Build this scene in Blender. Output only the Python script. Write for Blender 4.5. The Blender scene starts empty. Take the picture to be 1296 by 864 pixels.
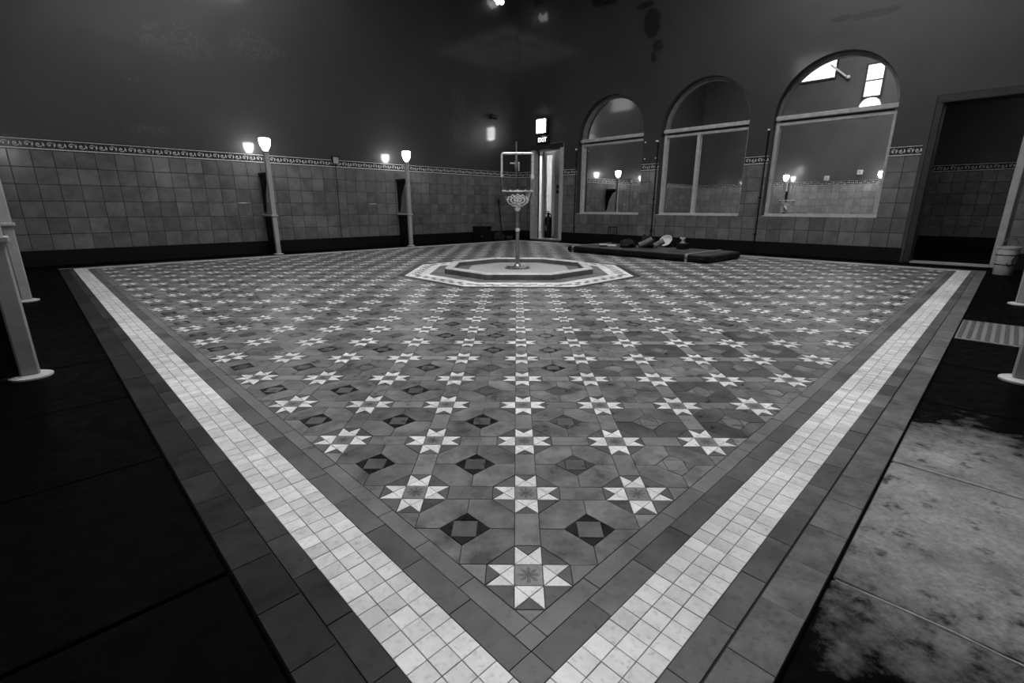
import bpy, math, random
from mathutils import Matrix, Vector
random.seed(11)
PI = math.pi
SC = bpy.context.scene
COL = SC.collection
R2 = math.sqrt(0.5)
D45 = PI / 4

# ------------------------------------------------------------------ camera, world, exposure
CAM = Vector((-0.0284, -0.8386, 0.7418))
YAW, PITCH, ROLL = 0.0087, 0.2722, 0.0014
fw = Vector((-math.sin(YAW) * math.cos(PITCH), math.cos(YAW) * math.cos(PITCH), -math.sin(PITCH)))
rt = Vector((math.cos(YAW), math.sin(YAW), 0))
up = rt.cross(fw)
rt2 = rt * math.cos(ROLL) + up * math.sin(ROLL)
up2 = up * math.cos(ROLL) - rt * math.sin(ROLL)
cd = bpy.data.cameras.new('camera')
cam = bpy.data.objects.new('camera', cd)
COL.objects.link(cam)
cd.sensor_width = 36.0
cd.lens = 36.0 * 607.6 / 1296.0
cd.clip_start = 0.02
cam.matrix_world = Matrix(((rt2.x, up2.x, -fw.x, CAM.x), (rt2.y, up2.y, -fw.y, CAM.y),
                           (rt2.z, up2.z, -fw.z, CAM.z), (0, 0, 0, 1)))
SC.camera = cam
w = bpy.data.worlds.new('night')
SC.world = w
w.use_nodes = True
w.node_tree.nodes['Background'].inputs[0].default_value = (1, 1, 1, 1)
w.node_tree.nodes['Background'].inputs[1].default_value = 0.02
SC.view_settings.view_transform = 'Standard'
SC.view_settings.look = 'None'
SC.view_settings.gamma = 1.0
SC.view_settings.exposure = 0.0
SC.view_settings.use_curve_mapping = False
LAMP = 24.0        # tulip lamps on the posts
BULK = 14.0        # bulkhead lamp above the far door
HIGHWIN = 2.2      # daylight in the high windows of the near wall
ADDED_SKYLIGHT = 8.8    # unseen skylight added to light the floor from above

# ------------------------------------------------------------------ helpers
# the room is square to axes a, b that run at 45 degrees to the star pattern axes x, y
def W(a, b, z=0.0):
    return Vector(((a - b) * R2, (a + b) * R2, z))

class MB:
    def __init__(self):
        self.v = []; self.f = []; self.m = []; self.t = []
    def poly(self, pts, mi=0, tone=0.0):
        n = len(self.v)
        self.v += [tuple(p) for p in pts]
        self.f.append(tuple(range(n, n + len(pts)))); self.m.append(mi); self.t.append(tone)
    def add(self, vs, fs, mi=0, tone=0.0):
        n = len(self.v)
        self.v += [tuple(p) for p in vs]
        for q in fs:
            self.f.append(tuple(i + n for i in q)); self.m.append(mi); self.t.append(tone)
    def box(self, x0, x1, y0, y1, z0, z1, mi=0):
        vs = [(x0, y0, z0), (x1, y0, z0), (x1, y1, z0), (x0, y1, z0), (x0, y0, z1), (x1, y0, z1), (x1, y1, z1), (x0, y1, z1)]
        self.add(vs, [(3, 2, 1, 0), (4, 5, 6, 7), (0, 1, 5, 4), (1, 2, 6, 5), (2, 3, 7, 6), (3, 0, 4, 7)], mi)
    def bbox(self, x0, x1, y0, y1, z0, z1, e=0.004, mi=0):
        # box with chamfered vertical and top edges
        def ring(d, z):
            return [(x0 + d + e, y0 + d, z), (x1 - d - e, y0 + d, z), (x1 - d, y0 + d + e, z), (x1 - d, y1 - d - e, z),
                    (x1 - d - e, y1 - d, z), (x0 + d + e, y1 - d, z), (x0 + d, y1 - d - e, z), (x0 + d, y0 + d + e, z)]
        vs = ring(e * .7, z0) + ring(0, z0 + e) + ring(0, z1 - e) + ring(e * .7, z1)
        fs = [tuple(range(7, -1, -1)), tuple(range(24, 32))]
        for k in range(3):
            for i in range(8):
                j = (i + 1) % 8
                fs.append((k * 8 + i, k * 8 + j, k * 8 + 8 + j, k * 8 + 8 + i))
        self.add(vs, fs, mi)
    def lathe(self, prof, n=20, c=(0, 0), mi=0, cap=True):
        vs = []
        for r, z in prof:
            for i in range(n):
                t = 2 * PI * i / n
                vs.append((c[0] + r * math.cos(t), c[1] + r * math.sin(t), z))
        fs = []
        for k in range(len(prof) - 1):
            for i in range(n):
                j = (i + 1) % n
                fs.append((k * n + i, k * n + j, k * n + n + j, k * n + n + i))
        if cap:
            fs.append(tuple(range(n - 1, -1, -1)))
            fs.append(tuple(range((len(prof) - 1) * n, len(prof) * n)))
        self.add(vs, fs, mi)
    def tube(self, pts, r, n=8, mi=0, closed=False):
        pts = [Vector(p) for p in pts]
        m = len(pts)
        rs = r if isinstance(r, (list, tuple)) else [r] * m
        vs = []
        u = None
        for k in range(m):
            if closed:
                d = pts[(k + 1) % m] - pts[k - 1]
            else:
                d = pts[min(k + 1, m - 1)] - pts[max(k - 1, 0)]
            d.normalize()
            if u is None:
                u = d.cross(Vector((0, 0, 1)))
                if u.length < 1e-3: u = d.cross(Vector((1, 0, 0)))
            u = (u - d * u.dot(d)); u.normalize()
            q = d.cross(u)
            for i in range(n):
                t = 2 * PI * i / n
                vs.append(pts[k] + (u * math.cos(t) + q * math.sin(t)) * rs[k])
        fs = []
        for k in range(m if closed else m - 1):
            k2 = (k + 1) % m
            for i in range(n):
                j = (i + 1) % n
                fs.append((k * n + i, k * n + j, k2 * n + j, k2 * n + i))
        if not closed:
            fs.append(tuple(range(n - 1, -1, -1))); fs.append(tuple(range((m - 1) * n, m * n)))
        self.add(vs, fs, mi)
    def blob(self, c, r, seed=0, n=10, amp=.25, mi=0):
        rnd = random.Random(seed)
        ph = [(rnd.uniform(1.5, 4), rnd.uniform(0, 6.28), rnd.uniform(1.5, 4), rnd.uniform(0, 6.28)) for _ in range(4)]
        vs = [(c[0], c[1], c[2] - r[2])]
        for k in range(1, n):
            la = -PI / 2 + PI * k / n
            for i in range(2 * n):
                lo = PI * i / n
                s = 1 + amp * sum(math.sin(a * lo // 1 + b if False else round(a) * lo + b) * math.sin(c2 * la + d) for a, b, c2, d in ph) / 2
                vs.append((c[0] + r[0] * s * math.cos(la) * math.cos(lo), c[1] + r[1] * s * math.cos(la) * math.sin(lo), c[2] + r[2] * s * math.sin(la)))
        vs.append((c[0], c[1], c[2] + r[2]))
        fs = []
        for i in range(2 * n):
            j = (i + 1) % (2 * n)
            fs.append((0, 1 + j, 1 + i))
            for k in range(n - 2):
                b0 = 1 + k * 2 * n; b1 = b0 + 2 * n
                fs.append((b0 + i, b0 + j, b1 + j, b1 + i))
            b0 = 1 + (n - 2) * 2 * n
            fs.append((b0 + i, b0 + j, len(vs) - 1))
        zmin = c[2] - r[2] * .62
        vs = [(x, y, max(z, zmin)) for x, y, z in vs]
        self.add(vs, fs, mi)
    def mesh(self, name, mats, smooth=False):
        me = bpy.data.meshes.new(name)
        me.from_pydata(self.v, [], self.f)
        for m in mats: me.materials.append(m)
        if len(mats) > 1: me.polygons.foreach_set('material_index', self.m)
        if any(self.t):
            at = me.attributes.new('tone', 'FLOAT', 'FACE')
            at.data.foreach_set('value', self.t)
        if smooth:
            me.polygons.foreach_set('use_smooth', [True] * len(self.f))
            try: me.set_sharp_from_angle(angle=math.radians(38))
            except Exception: pass
        me.update()
        return me

def obj(name, mb, mats, parent=None, loc=(0, 0, 0), rz=0.0, smooth=False):
    if not isinstance(mats, (list, tuple)): mats = [mats]
    me = mb if isinstance(mb, bpy.types.Mesh) else mb.mesh(name, mats, smooth)
    o = bpy.data.objects.new(name, me)
    COL.objects.link(o)
    if parent is not None: o.parent = parent
    o.location = loc
    o.rotation_euler = (0, 0, rz)
    return o
def empty(name, loc, rz=0.0):
    o = bpy.data.objects.new(name, None)
    COL.objects.link(o); o.location = loc; o.rotation_euler = (0, 0, rz); o.empty_display_size = .05
    return o
def tag(o, label, cat, group=None):
    o['label'] = label; o['category'] = cat
    if group: o['group'] = group
    return o
def struct(o, label=None, cat=None):
    o['kind'] = 'structure'
    if label: o['label'] = label
    if cat: o['category'] = cat
    return o
def copy_tree(o, parent=None):
    c = o.copy(); COL.objects.link(c); c.parent = parent
    for ch in list(o.children): copy_tree(ch, c)
    return c

# ------------------------------------------------------------------ materials (all grey: the photograph is black and white)
def nodes_of(name):
    m = bpy.data.materials.new(name); m.use_nodes = True
    nt = m.node_tree
    return m, nt, nt.nodes['Principled BSDF']
def N(nt, typ, **kw):
    n = nt.nodes.new(typ)
    for k, v in kw.items(): setattr(n, k, v)
    return n
def math_(nt, op, a, b=None, clamp=False):
    n = N(nt, 'ShaderNodeMath', operation=op, use_clamp=clamp)
    for i, q in enumerate((a, b)):
        if q is None: continue
        if isinstance(q, (int, float)): n.inputs[i].default_value = q
        else: nt.links.new(q, n.inputs[i])
    return n.outputs[0]
def noise(nt, vec, scale, detail=4, rough=.55):
    n = N(nt, 'ShaderNodeTexNoise')
    n.inputs['Scale'].default_value = scale; n.inputs['Detail'].default_value = detail; n.inputs['Roughness'].default_value = rough
    if vec is not None: nt.links.new(vec, n.inputs['Vector'])
    return n.outputs[0]
def ramp(nt, x, lo, hi, a=0.0, b=1.0):
    n = N(nt, 'ShaderNodeMapRange'); n.inputs[1].default_value = lo; n.inputs[2].default_value = hi
    n.inputs[3].default_value = a; n.inputs[4].default_value = b
    nt.links.new(x, n.inputs[0]); return n.outputs[0]
def grey(nt, x):
    n = N(nt, 'ShaderNodeCombineColor')
    for i in range(3): nt.links.new(x, n.inputs[i])
    return n.outputs[0]
def bump(nt, bs, h, dist, strength=1.0):
    n = N(nt, 'ShaderNodeBump'); n.inputs['Distance'].default_value = dist; n.inputs['Strength'].default_value = strength
    nt.links.new(h, n.inputs['Height']); nt.links.new(n.outputs[0], bs.inputs['Normal'])
def rnd_of(nt):
    at = N(nt, 'ShaderNodeAttribute', attribute_name='tone')
    oi = N(nt, 'ShaderNodeObjectInfo')
    g = math_(nt, 'GREATER_THAN', at.outputs['Fac'], 0.001)
    a = math_(nt, 'MULTIPLY', at.outputs['Fac'], g)
    b = math_(nt, 'MULTIPLY', oi.outputs['Random'], math_(nt, 'SUBTRACT', 1.0, g))
    return math_(nt, 'ADD', a, b)
def pos_of(nt, rnd=None):
    g = N(nt, 'ShaderNodeNewGeometry')
    if rnd is None: return g.outputs['Position']
    c = N(nt, 'ShaderNodeCombineXYZ'); nt.links.new(math_(nt, 'MULTIPLY', rnd, 37.0), c.inputs[2])
    v = N(nt, 'ShaderNodeVectorMath', operation='ADD')
    nt.links.new(g.outputs['Position'], v.inputs[0]); nt.links.new(c.outputs[0], v.inputs[1])
    return v.outputs[0]

def tile_mat(name, base, var=.3, rough=.35, cloud=.35, cscale=14.0, spots=.25, bmp=.0006, coat=0.0, spec=.16):
    m, nt, bs = nodes_of(name)
    r = rnd_of(nt); p = pos_of(nt, r)
    k = math_(nt, 'ADD', math_(nt, 'MULTIPLY', r, var), 1 - var / 2)
    c = noise(nt, p, cscale, 5, .6)
    k = math_(nt, 'MULTIPLY', k, ramp(nt, c, .34, .66, 1 - cloud, 1 + cloud))
    big = noise(nt, pos_of(nt), 1.7, 3, .5)
    k = math_(nt, 'MULTIPLY', k, ramp(nt, big, .3, .7, .82, 1.12))
    sp = noise(nt, p, cscale * 5, 2, .5)
    k = math_(nt, 'MULTIPLY', k, ramp(nt, sp, .55, .85, 1.0, 1 - spots * 1.5))
    nt.links.new(grey(nt, math_(nt, 'MULTIPLY', k, base)), bs.inputs['Base Color'])
    nt.links.new(ramp(nt, c, .3, .7, rough * .75, rough * 1.35), bs.inputs['Roughness'])
    bs.inputs['Specular IOR Level'].default_value = spec
    if coat:
        bs.inputs['Coat Weight'].default_value = coat; bs.inputs['Coat Roughness'].default_value = .08
    bump(nt, bs, noise(nt, p, cscale * 1.3, 3, .5), bmp * 3)
    return m
def plain(name, base, rough=.5, metal=0.0, var=.2, scale=12.0, bmp=.0, spec=.5):
    m, nt, bs = nodes_of(name)
    tc = N(nt, 'ShaderNodeTexCoord')
    c = noise(nt, tc.outputs['Object'], scale, 5, .6)
    nt.links.new(grey(nt, math_(nt, 'MULTIPLY', ramp(nt, c, .3, .7, 1 - var, 1 + var), base)), bs.inputs['Base Color'])
    nt.links.new(ramp(nt, c, .3, .7, rough * .8, min(1, rough * 1.2)), bs.inputs['Roughness'])
    bs.inputs['Metallic'].default_value = metal
    bs.inputs['Specular IOR Level'].default_value = spec
    if bmp: bump(nt, bs, c, bmp)
    return m
def glow(name, strength):
    m, nt, bs = nodes_of(name)
    tc = N(nt, 'ShaderNodeTexCoord')
    c = noise(nt, tc.outputs['Object'], 8.0, 2, .5)
    bs.inputs['Base Color'].default_value = (.8, .8, .8, 1)
    bs.inputs['Emission Color'].default_value = (1, 1, 1, 1)
    nt.links.new(ramp(nt, c, .3, .7, strength * .9, strength * 1.1), bs.inputs['Emission Strength'])
    return m

M = {}
M['star'] = tile_mat('white_star_tile', .88, .22, .3, .10, 20, .25)
M['hex'] = tile_mat('buff_hexagon_tile', .18, .38, .33, .45, 11, .25)
M['hexd'] = tile_mat('smoky_hexagon_tile', .105, .6, .33, .5, 9, .25)
M['diaml'] = tile_mat('pale_square_tile', .21, .4, .3, .2, 14, .2)
M['strip'] = tile_mat('grey_strip_tile', .225, .45, .3, .2, 12, .2)
M['tri'] = tile_mat('grey_triangle_tile', .13, .4, .32, .2, 14, .2)
M['black'] = tile_mat('black_triangle_tile', .012, .6, .3, .2, 14, .1)
M['dgrey'] = tile_mat('dark_triangle_tile', .085, .6, .3, .2, 14, .1)
M['diam'] = tile_mat('grey_square_tile', .115, .6, .3, .2, 14, .2)
M['flowerfar'] = tile_mat('patterned_tile_far', .14, .4, .35, .2, 20, .2)
M['band1'] = tile_mat('inner_border_tile', .19, .25, .33, .18, 10, .15)
M['band2'] = tile_mat('middle_border_tile', .13, .45, .36, .25, 9, .2)
M['white'] = tile_mat('white_border_tile', .76, .28, .32, .10, 18, .22)
M['band3'] = tile_mat('outer_border_tile', .115, .55, .4, .28, 9, .3)
M['kerb'] = tile_mat('kerb_tile', .14, .35, .5, .35, 16, .3, .0012)
M['kerbl'] = tile_mat('dark_kerb_tile', .022, .5, .55, .4, 16, .3, .0012)  # darker kerb tone for the near-left side
M['band3l'] = tile_mat('dark_border_tile', .042, .6, .45, .35, 9, .3)  # darker outer band for the near-left side
M['octd'] = tile_mat('dark_octagon_tile', .06, .3, .35, .2, 10, .2)
M['octw'] = tile_mat('white_octagon_tile', .88, .2, .33, .12, 14, .2)
M['octg'] = tile_mat('grey_octagon_tile', .20, .5, .33, .2, 14, .2)
M['wtile'] = tile_mat('glazed_wall_tile', .135, .3, .16, .22, 5, .08, .0005, spec=.5)
M['wtile_near'] = tile_mat('brightened_wall_tile', .30, .3, .16, .15, 5, .08, .0005, spec=.5)  # same glaze, with the near wall's stronger light put into its colour
M['wtile_pale'] = tile_mat('pale_wall_tile', .5, .15, .2, .06, 5, .05, .0004, spec=.5)
M['mortar'] = plain('pale_joint_mortar', .26, .8, var=.4, scale=30)
M['grout'] = plain('dark_grout', .018, .9, var=.4, scale=40)
M['wgrout'] = plain('wall_grout', .008, .8, var=.3, scale=30)

# flower pattern printed on the square star centre
def flower_mat():
    m, nt, bs = nodes_of('patterned_centre_tile')
    tc = N(nt, 'ShaderNodeTexCoord'); s = N(nt, 'ShaderNodeSeparateXYZ'); nt.links.new(tc.outputs['Object'], s.inputs[0])
    x, y = s.outputs[0], s.outputs[1]
    r = math_(nt, 'SQRT', math_(nt, 'ADD', math_(nt, 'MULTIPLY', x, x), math_(nt, 'MULTIPLY', y, y)))
    th = math_(nt, 'ARCTAN2', y, x)
    lobes = math_(nt, 'ABSOLUTE', math_(nt, 'COSINE', math_(nt, 'MULTIPLY', th, 4.0)))
    d = math_(nt, 'SUBTRACT', math_(nt, 'MULTIPLY', lobes, .0245), r)
    pet = ramp(nt, d, -.0012, .0012)
    vein = ramp(nt, lobes, .93, .985)
    ring = ramp(nt, math_(nt, 'ABSOLUTE', math_(nt, 'SUBTRACT', r, .0045)), .0008, .002, 1.0, 0.0)
    dark = math_(nt, 'MULTIPLY', pet, math_(nt, 'SUBTRACT', 1.0, math_(nt, 'MULTIPLY', vein, .75)))
    dark = math_(nt, 'MAXIMUM', dark, ring)
    wv = noise(nt, pos_of(nt), 60, 4, .6)
    base = ramp(nt, wv, .3, .7, .17, .27)
    k = math_(nt, 'MULTIPLY', base, ramp(nt, dark, 0, 1, 1.0, .22))
    nt.links.new(grey(nt, k), bs.inputs['Base Color'])
    bs.inputs['Roughness'].default_value = .38
    bump(nt, bs, math_(nt, 'SUBTRACT', 1.0, dark), .001, .6)
    return m
M['flower'] = flower_mat()

def blotches(nt, coord, spots, warp=.18, wscale=3.0):
    # irregular stains and sheen patches: (u, v, radius u, radius v); coord gives u = inputs[0], v = inputs[1]
    n1 = noise(nt, coord[2], wscale, 5, .65)
    tot = None
    for (u, v, ru, rv) in spots:
        du = math_(nt, 'DIVIDE', math_(nt, 'SUBTRACT', coord[0], u), ru)
        dv = math_(nt, 'DIVIDE', math_(nt, 'SUBTRACT', coord[1], v), rv)
        d = math_(nt, 'SQRT', math_(nt, 'ADD', math_(nt, 'MULTIPLY', du, du), math_(nt, 'MULTIPLY', dv, dv)))
        d = math_(nt, 'ADD', d, math_(nt, 'MULTIPLY', math_(nt, 'SUBTRACT', n1, .5), warp * 10))
        k = ramp(nt, d, .85, 1.05, 1.0, 0.0)
        tot = k if tot is None else math_(nt, 'MAXIMUM', tot, k)
    return tot
def paint_mat(name, base, axis, stains=(), sheen_patches=()):
    m, nt, bs = nodes_of(name)
    tc = N(nt, 'ShaderNodeTexCoord'); s = N(nt, 'ShaderNodeSeparateXYZ'); nt.links.new(tc.outputs['Object'], s.inputs[0])
    u = s.outputs[axis]; z = s.outputs[2]
    co = (u, z, tc.outputs['Object'])
    c = noise(nt, tc.outputs['Object'], .9, 5, .6)
    k = math_(nt, 'MULTIPLY', ramp(nt, c, .3, .7, .82, 1.18), base)
    fine = noise(nt, tc.outputs['Object'], 45, 3, .6)
    k = math_(nt, 'MULTIPLY', k, ramp(nt, fine, .3, .7, .93, 1.07))
    if stains:
        st = blotches(nt, co, stains, .16, 3.2)
        mott = ramp(nt, noise(nt, tc.outputs['Object'], 14, 4, .7), .35, .65, .75, 1.0)
        k = math_(nt, 'MULTIPLY', k, math_(nt, 'SUBTRACT', 1.0, math_(nt, 'MULTIPLY', math_(nt, 'MULTIPLY', st, mott), .85)))
    if sheen_patches:
        sf = blotches(nt, co, sheen_patches, .22, 2.4)
        g = ramp(nt, noise(nt, tc.outputs['Object'], 26, 5, .75), .48, .62)
        k = math_(nt, 'ADD', k, math_(nt, 'MULTIPLY', math_(nt, 'MULTIPLY', sf, g), .035))
    nt.links.new(grey(nt, k), bs.inputs['Base Color'])
    bs.inputs['Roughness'].default_value = .42
    bs.inputs['Coat Weight'].default_value = .8
    bs.inputs['Coat Roughness'].default_value = .09
    bump(nt, bs, math_(nt, 'ADD', noise(nt, tc.outputs['Object'], 3.0, 2, .4), math_(nt, 'MULTIPLY', noise(nt, tc.outputs['Object'], 55, 3, .6), .06)), .005)
    return m
M['paintL'] = paint_mat('dark_gloss_paint_left', .036, 0,
    sheen_patches=((1.46, 3.05, .5, .22), (2.43, 3.15, .45, .22), (.8, 2.44, .16, .05), (.84, 1.8, .35, .06), (6.47, 2.7, .22, .6)))  # pale mottled sheen on the wall, put into the paint colour
M['paintR'] = paint_mat('dark_gloss_paint_right', .035, 1,
    stains=((4.83, 4.02, .17, .26), (4.98, 4.34, .2, .06), (4.67, 3.6, .12, .1), (4.74, 3.45, .07, .1),
            (7.64, 5.12, .18, .12), (5.75, 4.68, .45, .14), (1.35, 3.33, .3, .05), (1.75, 3.36, .16, .04)))
M['paintN'] = paint_mat('dark_gloss_paint_near', .09, 1)  # raised tone, stronger light on the near wall put into the paint
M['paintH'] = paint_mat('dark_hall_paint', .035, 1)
M['plinth'] = plain('black_plinth', .004, .6, var=.3, spec=.2)
M['soffit'] = plain('dark_ceiling', .03, .8)
M['frame'] = plain('painted_timber_frame', .42, .45, var=.22, scale=14)
M['archframe'] = plain('dull_arch_frame', .16, .45, var=.3, scale=14)
M['darkframe'] = plain('dark_timber_frame', .018, .45, var=.35, scale=14)
M['reveal'] = plain('dark_reveal_paint', .02, .5)
M['friezed'] = plain('frieze_dark_ground', .03, .25, var=.3)
M['friezel'] = plain('frieze_light_relief', .55, .25, var=.25, scale=20)
M['grate'] = plain('dull_grating_metal', .2, .5, var=.25, scale=20)
M['rose'] = plain('frosted_shell_glass', .55, .3, var=.3, scale=30)
M['post'] = plain('cream_post_paint', .36, .4, var=.15, scale=9)
M['foot'] = plain('post_foot_metal', .5, .4, var=.2)
M['panel'] = plain('black_bench_panel', .008, .5, var=.3, spec=.15)
M['metal'] = plain('worn_metal', .3, .35, .8, var=.25, scale=30)
M['chrome'] = plain('bright_pipe_metal', .85, .3, .5, var=.1, scale=20)
M['stone'] = plain('pale_kerb_stone', .6, .5, var=.22, scale=9, bmp=.002)
M['stoned'] = plain('basin_side_stone', .14, .55, var=.4, scale=9, bmp=.002)
M['terrazzo'] = plain('speckled_basin_floor', .42, .6, var=.45, scale=60)
M['rubber'] = plain('black_mat_vinyl', .008, .5, var=.3, scale=6, bmp=.003, spec=.12)
M['mattop'] = plain('grey_mat_top', .06, .5, var=.25, scale=5, bmp=.004)
M['strap'] = plain('pale_strap', .3, .5)
M['blackp'] = plain('black_plastic', .006, .45, spec=.25)
M['darkcloth'] = plain('dark_cloth', .02, .85, var=.4, scale=25, spec=.1)
M['greycloth'] = plain('grey_cloth', .14, .8, var=.4, scale=25)
M['whitep'] = plain('white_plastic', .62, .35, var=.12)
M['bucket'] = plain('pale_bucket_plastic', .42, .4, var=.18, scale=16)
M['door'] = plain('grey_door_paint', .3, .4, var=.15, scale=5)
M['lampglass'] = glow('lit_tulip_glass', LAMP)
M['domeglass'] = glow('lit_dome_glass', 4.0)
M['bulk'] = glow('lit_bulkhead_diffuser', BULK)
M['signlit'] = glow('lit_sign_letters', 1.3)
M['sky'] = glow('daylight_window_glass', HIGHWIN)
M['lantern'] = glow('added_skylight_glass', ADDED_SKYLIGHT)
M['tube'] = glow('corridor_lamp', 300.0)
M['lobby'] = glow('lobby_lamp_diffuser', 25.0)
M['hallfill'] = glow('hall_fill_diffuser', 40.0)
M['bulbs'] = glow('pendant_bulbs', 2.0)
M['plaster'] = plain('pale_corridor_plaster', .55, .6, var=.08)

def pane_mat():
    m, nt, bs = nodes_of('dark_mirror_like_glass')
    tc = N(nt, 'ShaderNodeTexCoord')
    bs.inputs['Metallic'].default_value = 1.0
    c = noise(nt, tc.outputs['Object'], 3.0, 4, .6)
    nt.links.new(grey(nt, ramp(nt, c, .3, .7, .9, .97)), bs.inputs['Base Color'])
    sc = noise(nt, tc.outputs['Object'], 60, 3, .7)
    nt.links.new(ramp(nt, sc, .5, .75, .004, .04), bs.inputs['Roughness'])
    return m
M['pane'] = pane_mat()
def glass_mat():
    m, nt, bs = nodes_of('clear_bowl_glass')
    bs.inputs['Base Color'].default_value = (.9, .9, .9, 1)
    bs.inputs['Transmission Weight'].default_value = 1.0
    bs.inputs['Roughness'].default_value = .04
    bs.inputs['IOR'].default_value = 1.45
    return m
M['glass'] = glass_mat()
def walkway_mat():
    # black paint over concrete, worn off in one stretch beside the near corner
    m, nt, bs = nodes_of('black_painted_concrete')
    g = N(nt, 'ShaderNodeNewGeometry')
    rot = N(nt, 'ShaderNodeVectorRotate', rotation_type='Z_AXIS'); rot.inputs['Angle'].default_value = -D45
    nt.links.new(g.outputs['Position'], rot.inputs[0])
    s = N(nt, 'ShaderNodeSeparateXYZ'); nt.links.new(rot.outputs[0], s.inputs[0])
    a, b = s.outputs[0], s.outputs[1]
    n1 = noise(nt, g.outputs['Position'], 3.2, 6, .65)
    n2 = noise(nt, g.outputs['Position'], 16, 6, .7)
    n3 = noise(nt, g.outputs['Position'], 70, 4, .7)
    da = math_(nt, 'DIVIDE', math_(nt, 'SUBTRACT', a, .98), .62)
    db = math_(nt, 'DIVIDE', math_(nt, 'ADD', b, .62), .36)
    d = math_(nt, 'SQRT', math_(nt, 'ADD', math_(nt, 'MULTIPLY', da, da), math_(nt, 'MULTIPLY', db, db)))
    d = math_(nt, 'ADD', d, math_(nt, 'MULTIPLY', math_(nt, 'SUBTRACT', n1, .5), 1.1))
    d = math_(nt, 'ADD', d, math_(nt, 'MULTIPLY', math_(nt, 'SUBTRACT', n2, .5), .9))
    worn = ramp(nt, d, .62, 1.2, 1.0, 0.0)
    pit = ramp(nt, n2, .57, .68, 1.0, .2)
    conc = math_(nt, 'MULTIPLY', ramp(nt, n3, .3, .7, .2, .36), pit)
    conc = math_(nt, 'MULTIPLY', conc, ramp(nt, n1, .35, .65, .45, 1.2))
    speck = ramp(nt, noise(nt, g.outputs['Position'], 150, 2, .6), .71, .76, 0.0, .035)
    blk = math_(nt, 'ADD', .0012, math_(nt, 'MULTIPLY', speck, ramp(nt, n1, .45, .6)))
    mix = N(nt, 'ShaderNodeMix'); nt.links.new(worn, mix.inputs[0]); nt.links.new(blk, mix.inputs[2]); nt.links.new(conc, mix.inputs[3])
    nt.links.new(grey(nt, mix.outputs[0]), bs.inputs['Base Color'])
    nt.links.new(ramp(nt, n2, .3, .7, .45, .8), bs.inputs['Roughness'])
    nt.links.new(ramp(nt, worn, 0, 1, .03, .3), bs.inputs['Specular IOR Level'])
    bump(nt, bs, math_(nt, 'ADD', math_(nt, 'MULTIPLY', n2, .6), math_(nt, 'MULTIPLY', n3, .3)), .006, .8)
    return m
M['walk'] = walkway_mat()

# ------------------------------------------------------------------ room dimensions
P = 0.3; S = 0.06; H = 0.4 * P
LO = -0.4 * P * R2                 # near edges of the star field
HI = 17 * P / R2 + 0.4 * P * R2    # far edges: 18 stars along each side
WALL = 8.29; NEAR = -1.1; CEIL = 6.4
CX, CY = 0.0, 17 * P               # the fountain stands on the middle star

# ------------------------------------------------------------------ the tiled floor
def clip(poly, nx, ny, c):          # keep nx*x + ny*y <= c
    out = []
    for i in range(len(poly)):
        p, q = poly[i], poly[(i + 1) % len(poly)]
        dp, dq = nx * p[0] + ny * p[1] - c, nx * q[0] + ny * q[1] - c
        if dp <= 1e-9: out.append(p)
        if (dp < -1e-9 and dq > 1e-9) or (dp > 1e-9 and dq < -1e-9):
            t = dp / (dp - dq); out.append((p[0] + t * (q[0] - p[0]), p[1] + t * (q[1] - p[1])))
    return out
def area(poly):
    return .5 * sum(poly[i][0] * poly[(i + 1) % len(poly)][1] - poly[(i + 1) % len(poly)][0] * poly[i][1] for i in range(len(poly)))
def inset(poly, d):
    n = len(poly); L = []
    for i in range(n):
        p, q = poly[i], poly[(i + 1) % n]
        ex, ey = q[0] - p[0], q[1] - p[1]; l = math.hypot(ex, ey)
        if l < 1e-6: continue
        nx, ny = ey / l, -ex / l
        L.append((nx, ny, nx * p[0] + ny * p[1] - d))
    out = []
    for i in range(len(L)):
        a, b = L[i - 1], L[i]
        det = a[0] * b[1] - a[1] * b[0]
        if abs(det) < 1e-6: continue
        out.append(((a[2] * b[1] - b[2] * a[1]) / det, (a[0] * b[2] - b[0] * a[2]) / det))
    return out
AP = 1.37
def oct_dirs():
    return [(math.cos(k * PI / 4), math.sin(k * PI / 4)) for k in range(8)]
TILES = {}      # kind -> list of (poly, material key)
LOOSE = {}
def put(kind, poly, mat, field=True):
    if area(poly) < 0: poly = poly[::-1]
    if field:
        # cheap rejection, then the four field edges
        for nx, ny, c in ((R2, R2, HI), (-R2, -R2, -LO), (-R2, R2, HI), (R2, -R2, -LO)):
            poly = clip(poly, nx, ny, c)
            if len(poly) < 3: return
        if area(poly) < 4e-5: return
        cx = sum(p[0] for p in poly) / len(poly); cy = sum(p[1] for p in poly) / len(poly)
        if abs(cx - CX) < 1.7 and abs(cy - CY) < 1.7:
            rest = poly; pieces = []
            for nx, ny in oct_dirs():
                c = AP + nx * CX + ny * CY
                o = clip(rest, -nx, -ny, -c)
                if len(o) > 2 and area(o) > 4e-5: pieces.append(o)
                rest = clip(rest, nx, ny, c)
                if len(rest) < 3: break
            for q in pieces: TILES.setdefault(kind, []).append((q, mat))
            return
    TILES.setdefault(kind, []).append((poly, mat))

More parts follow.
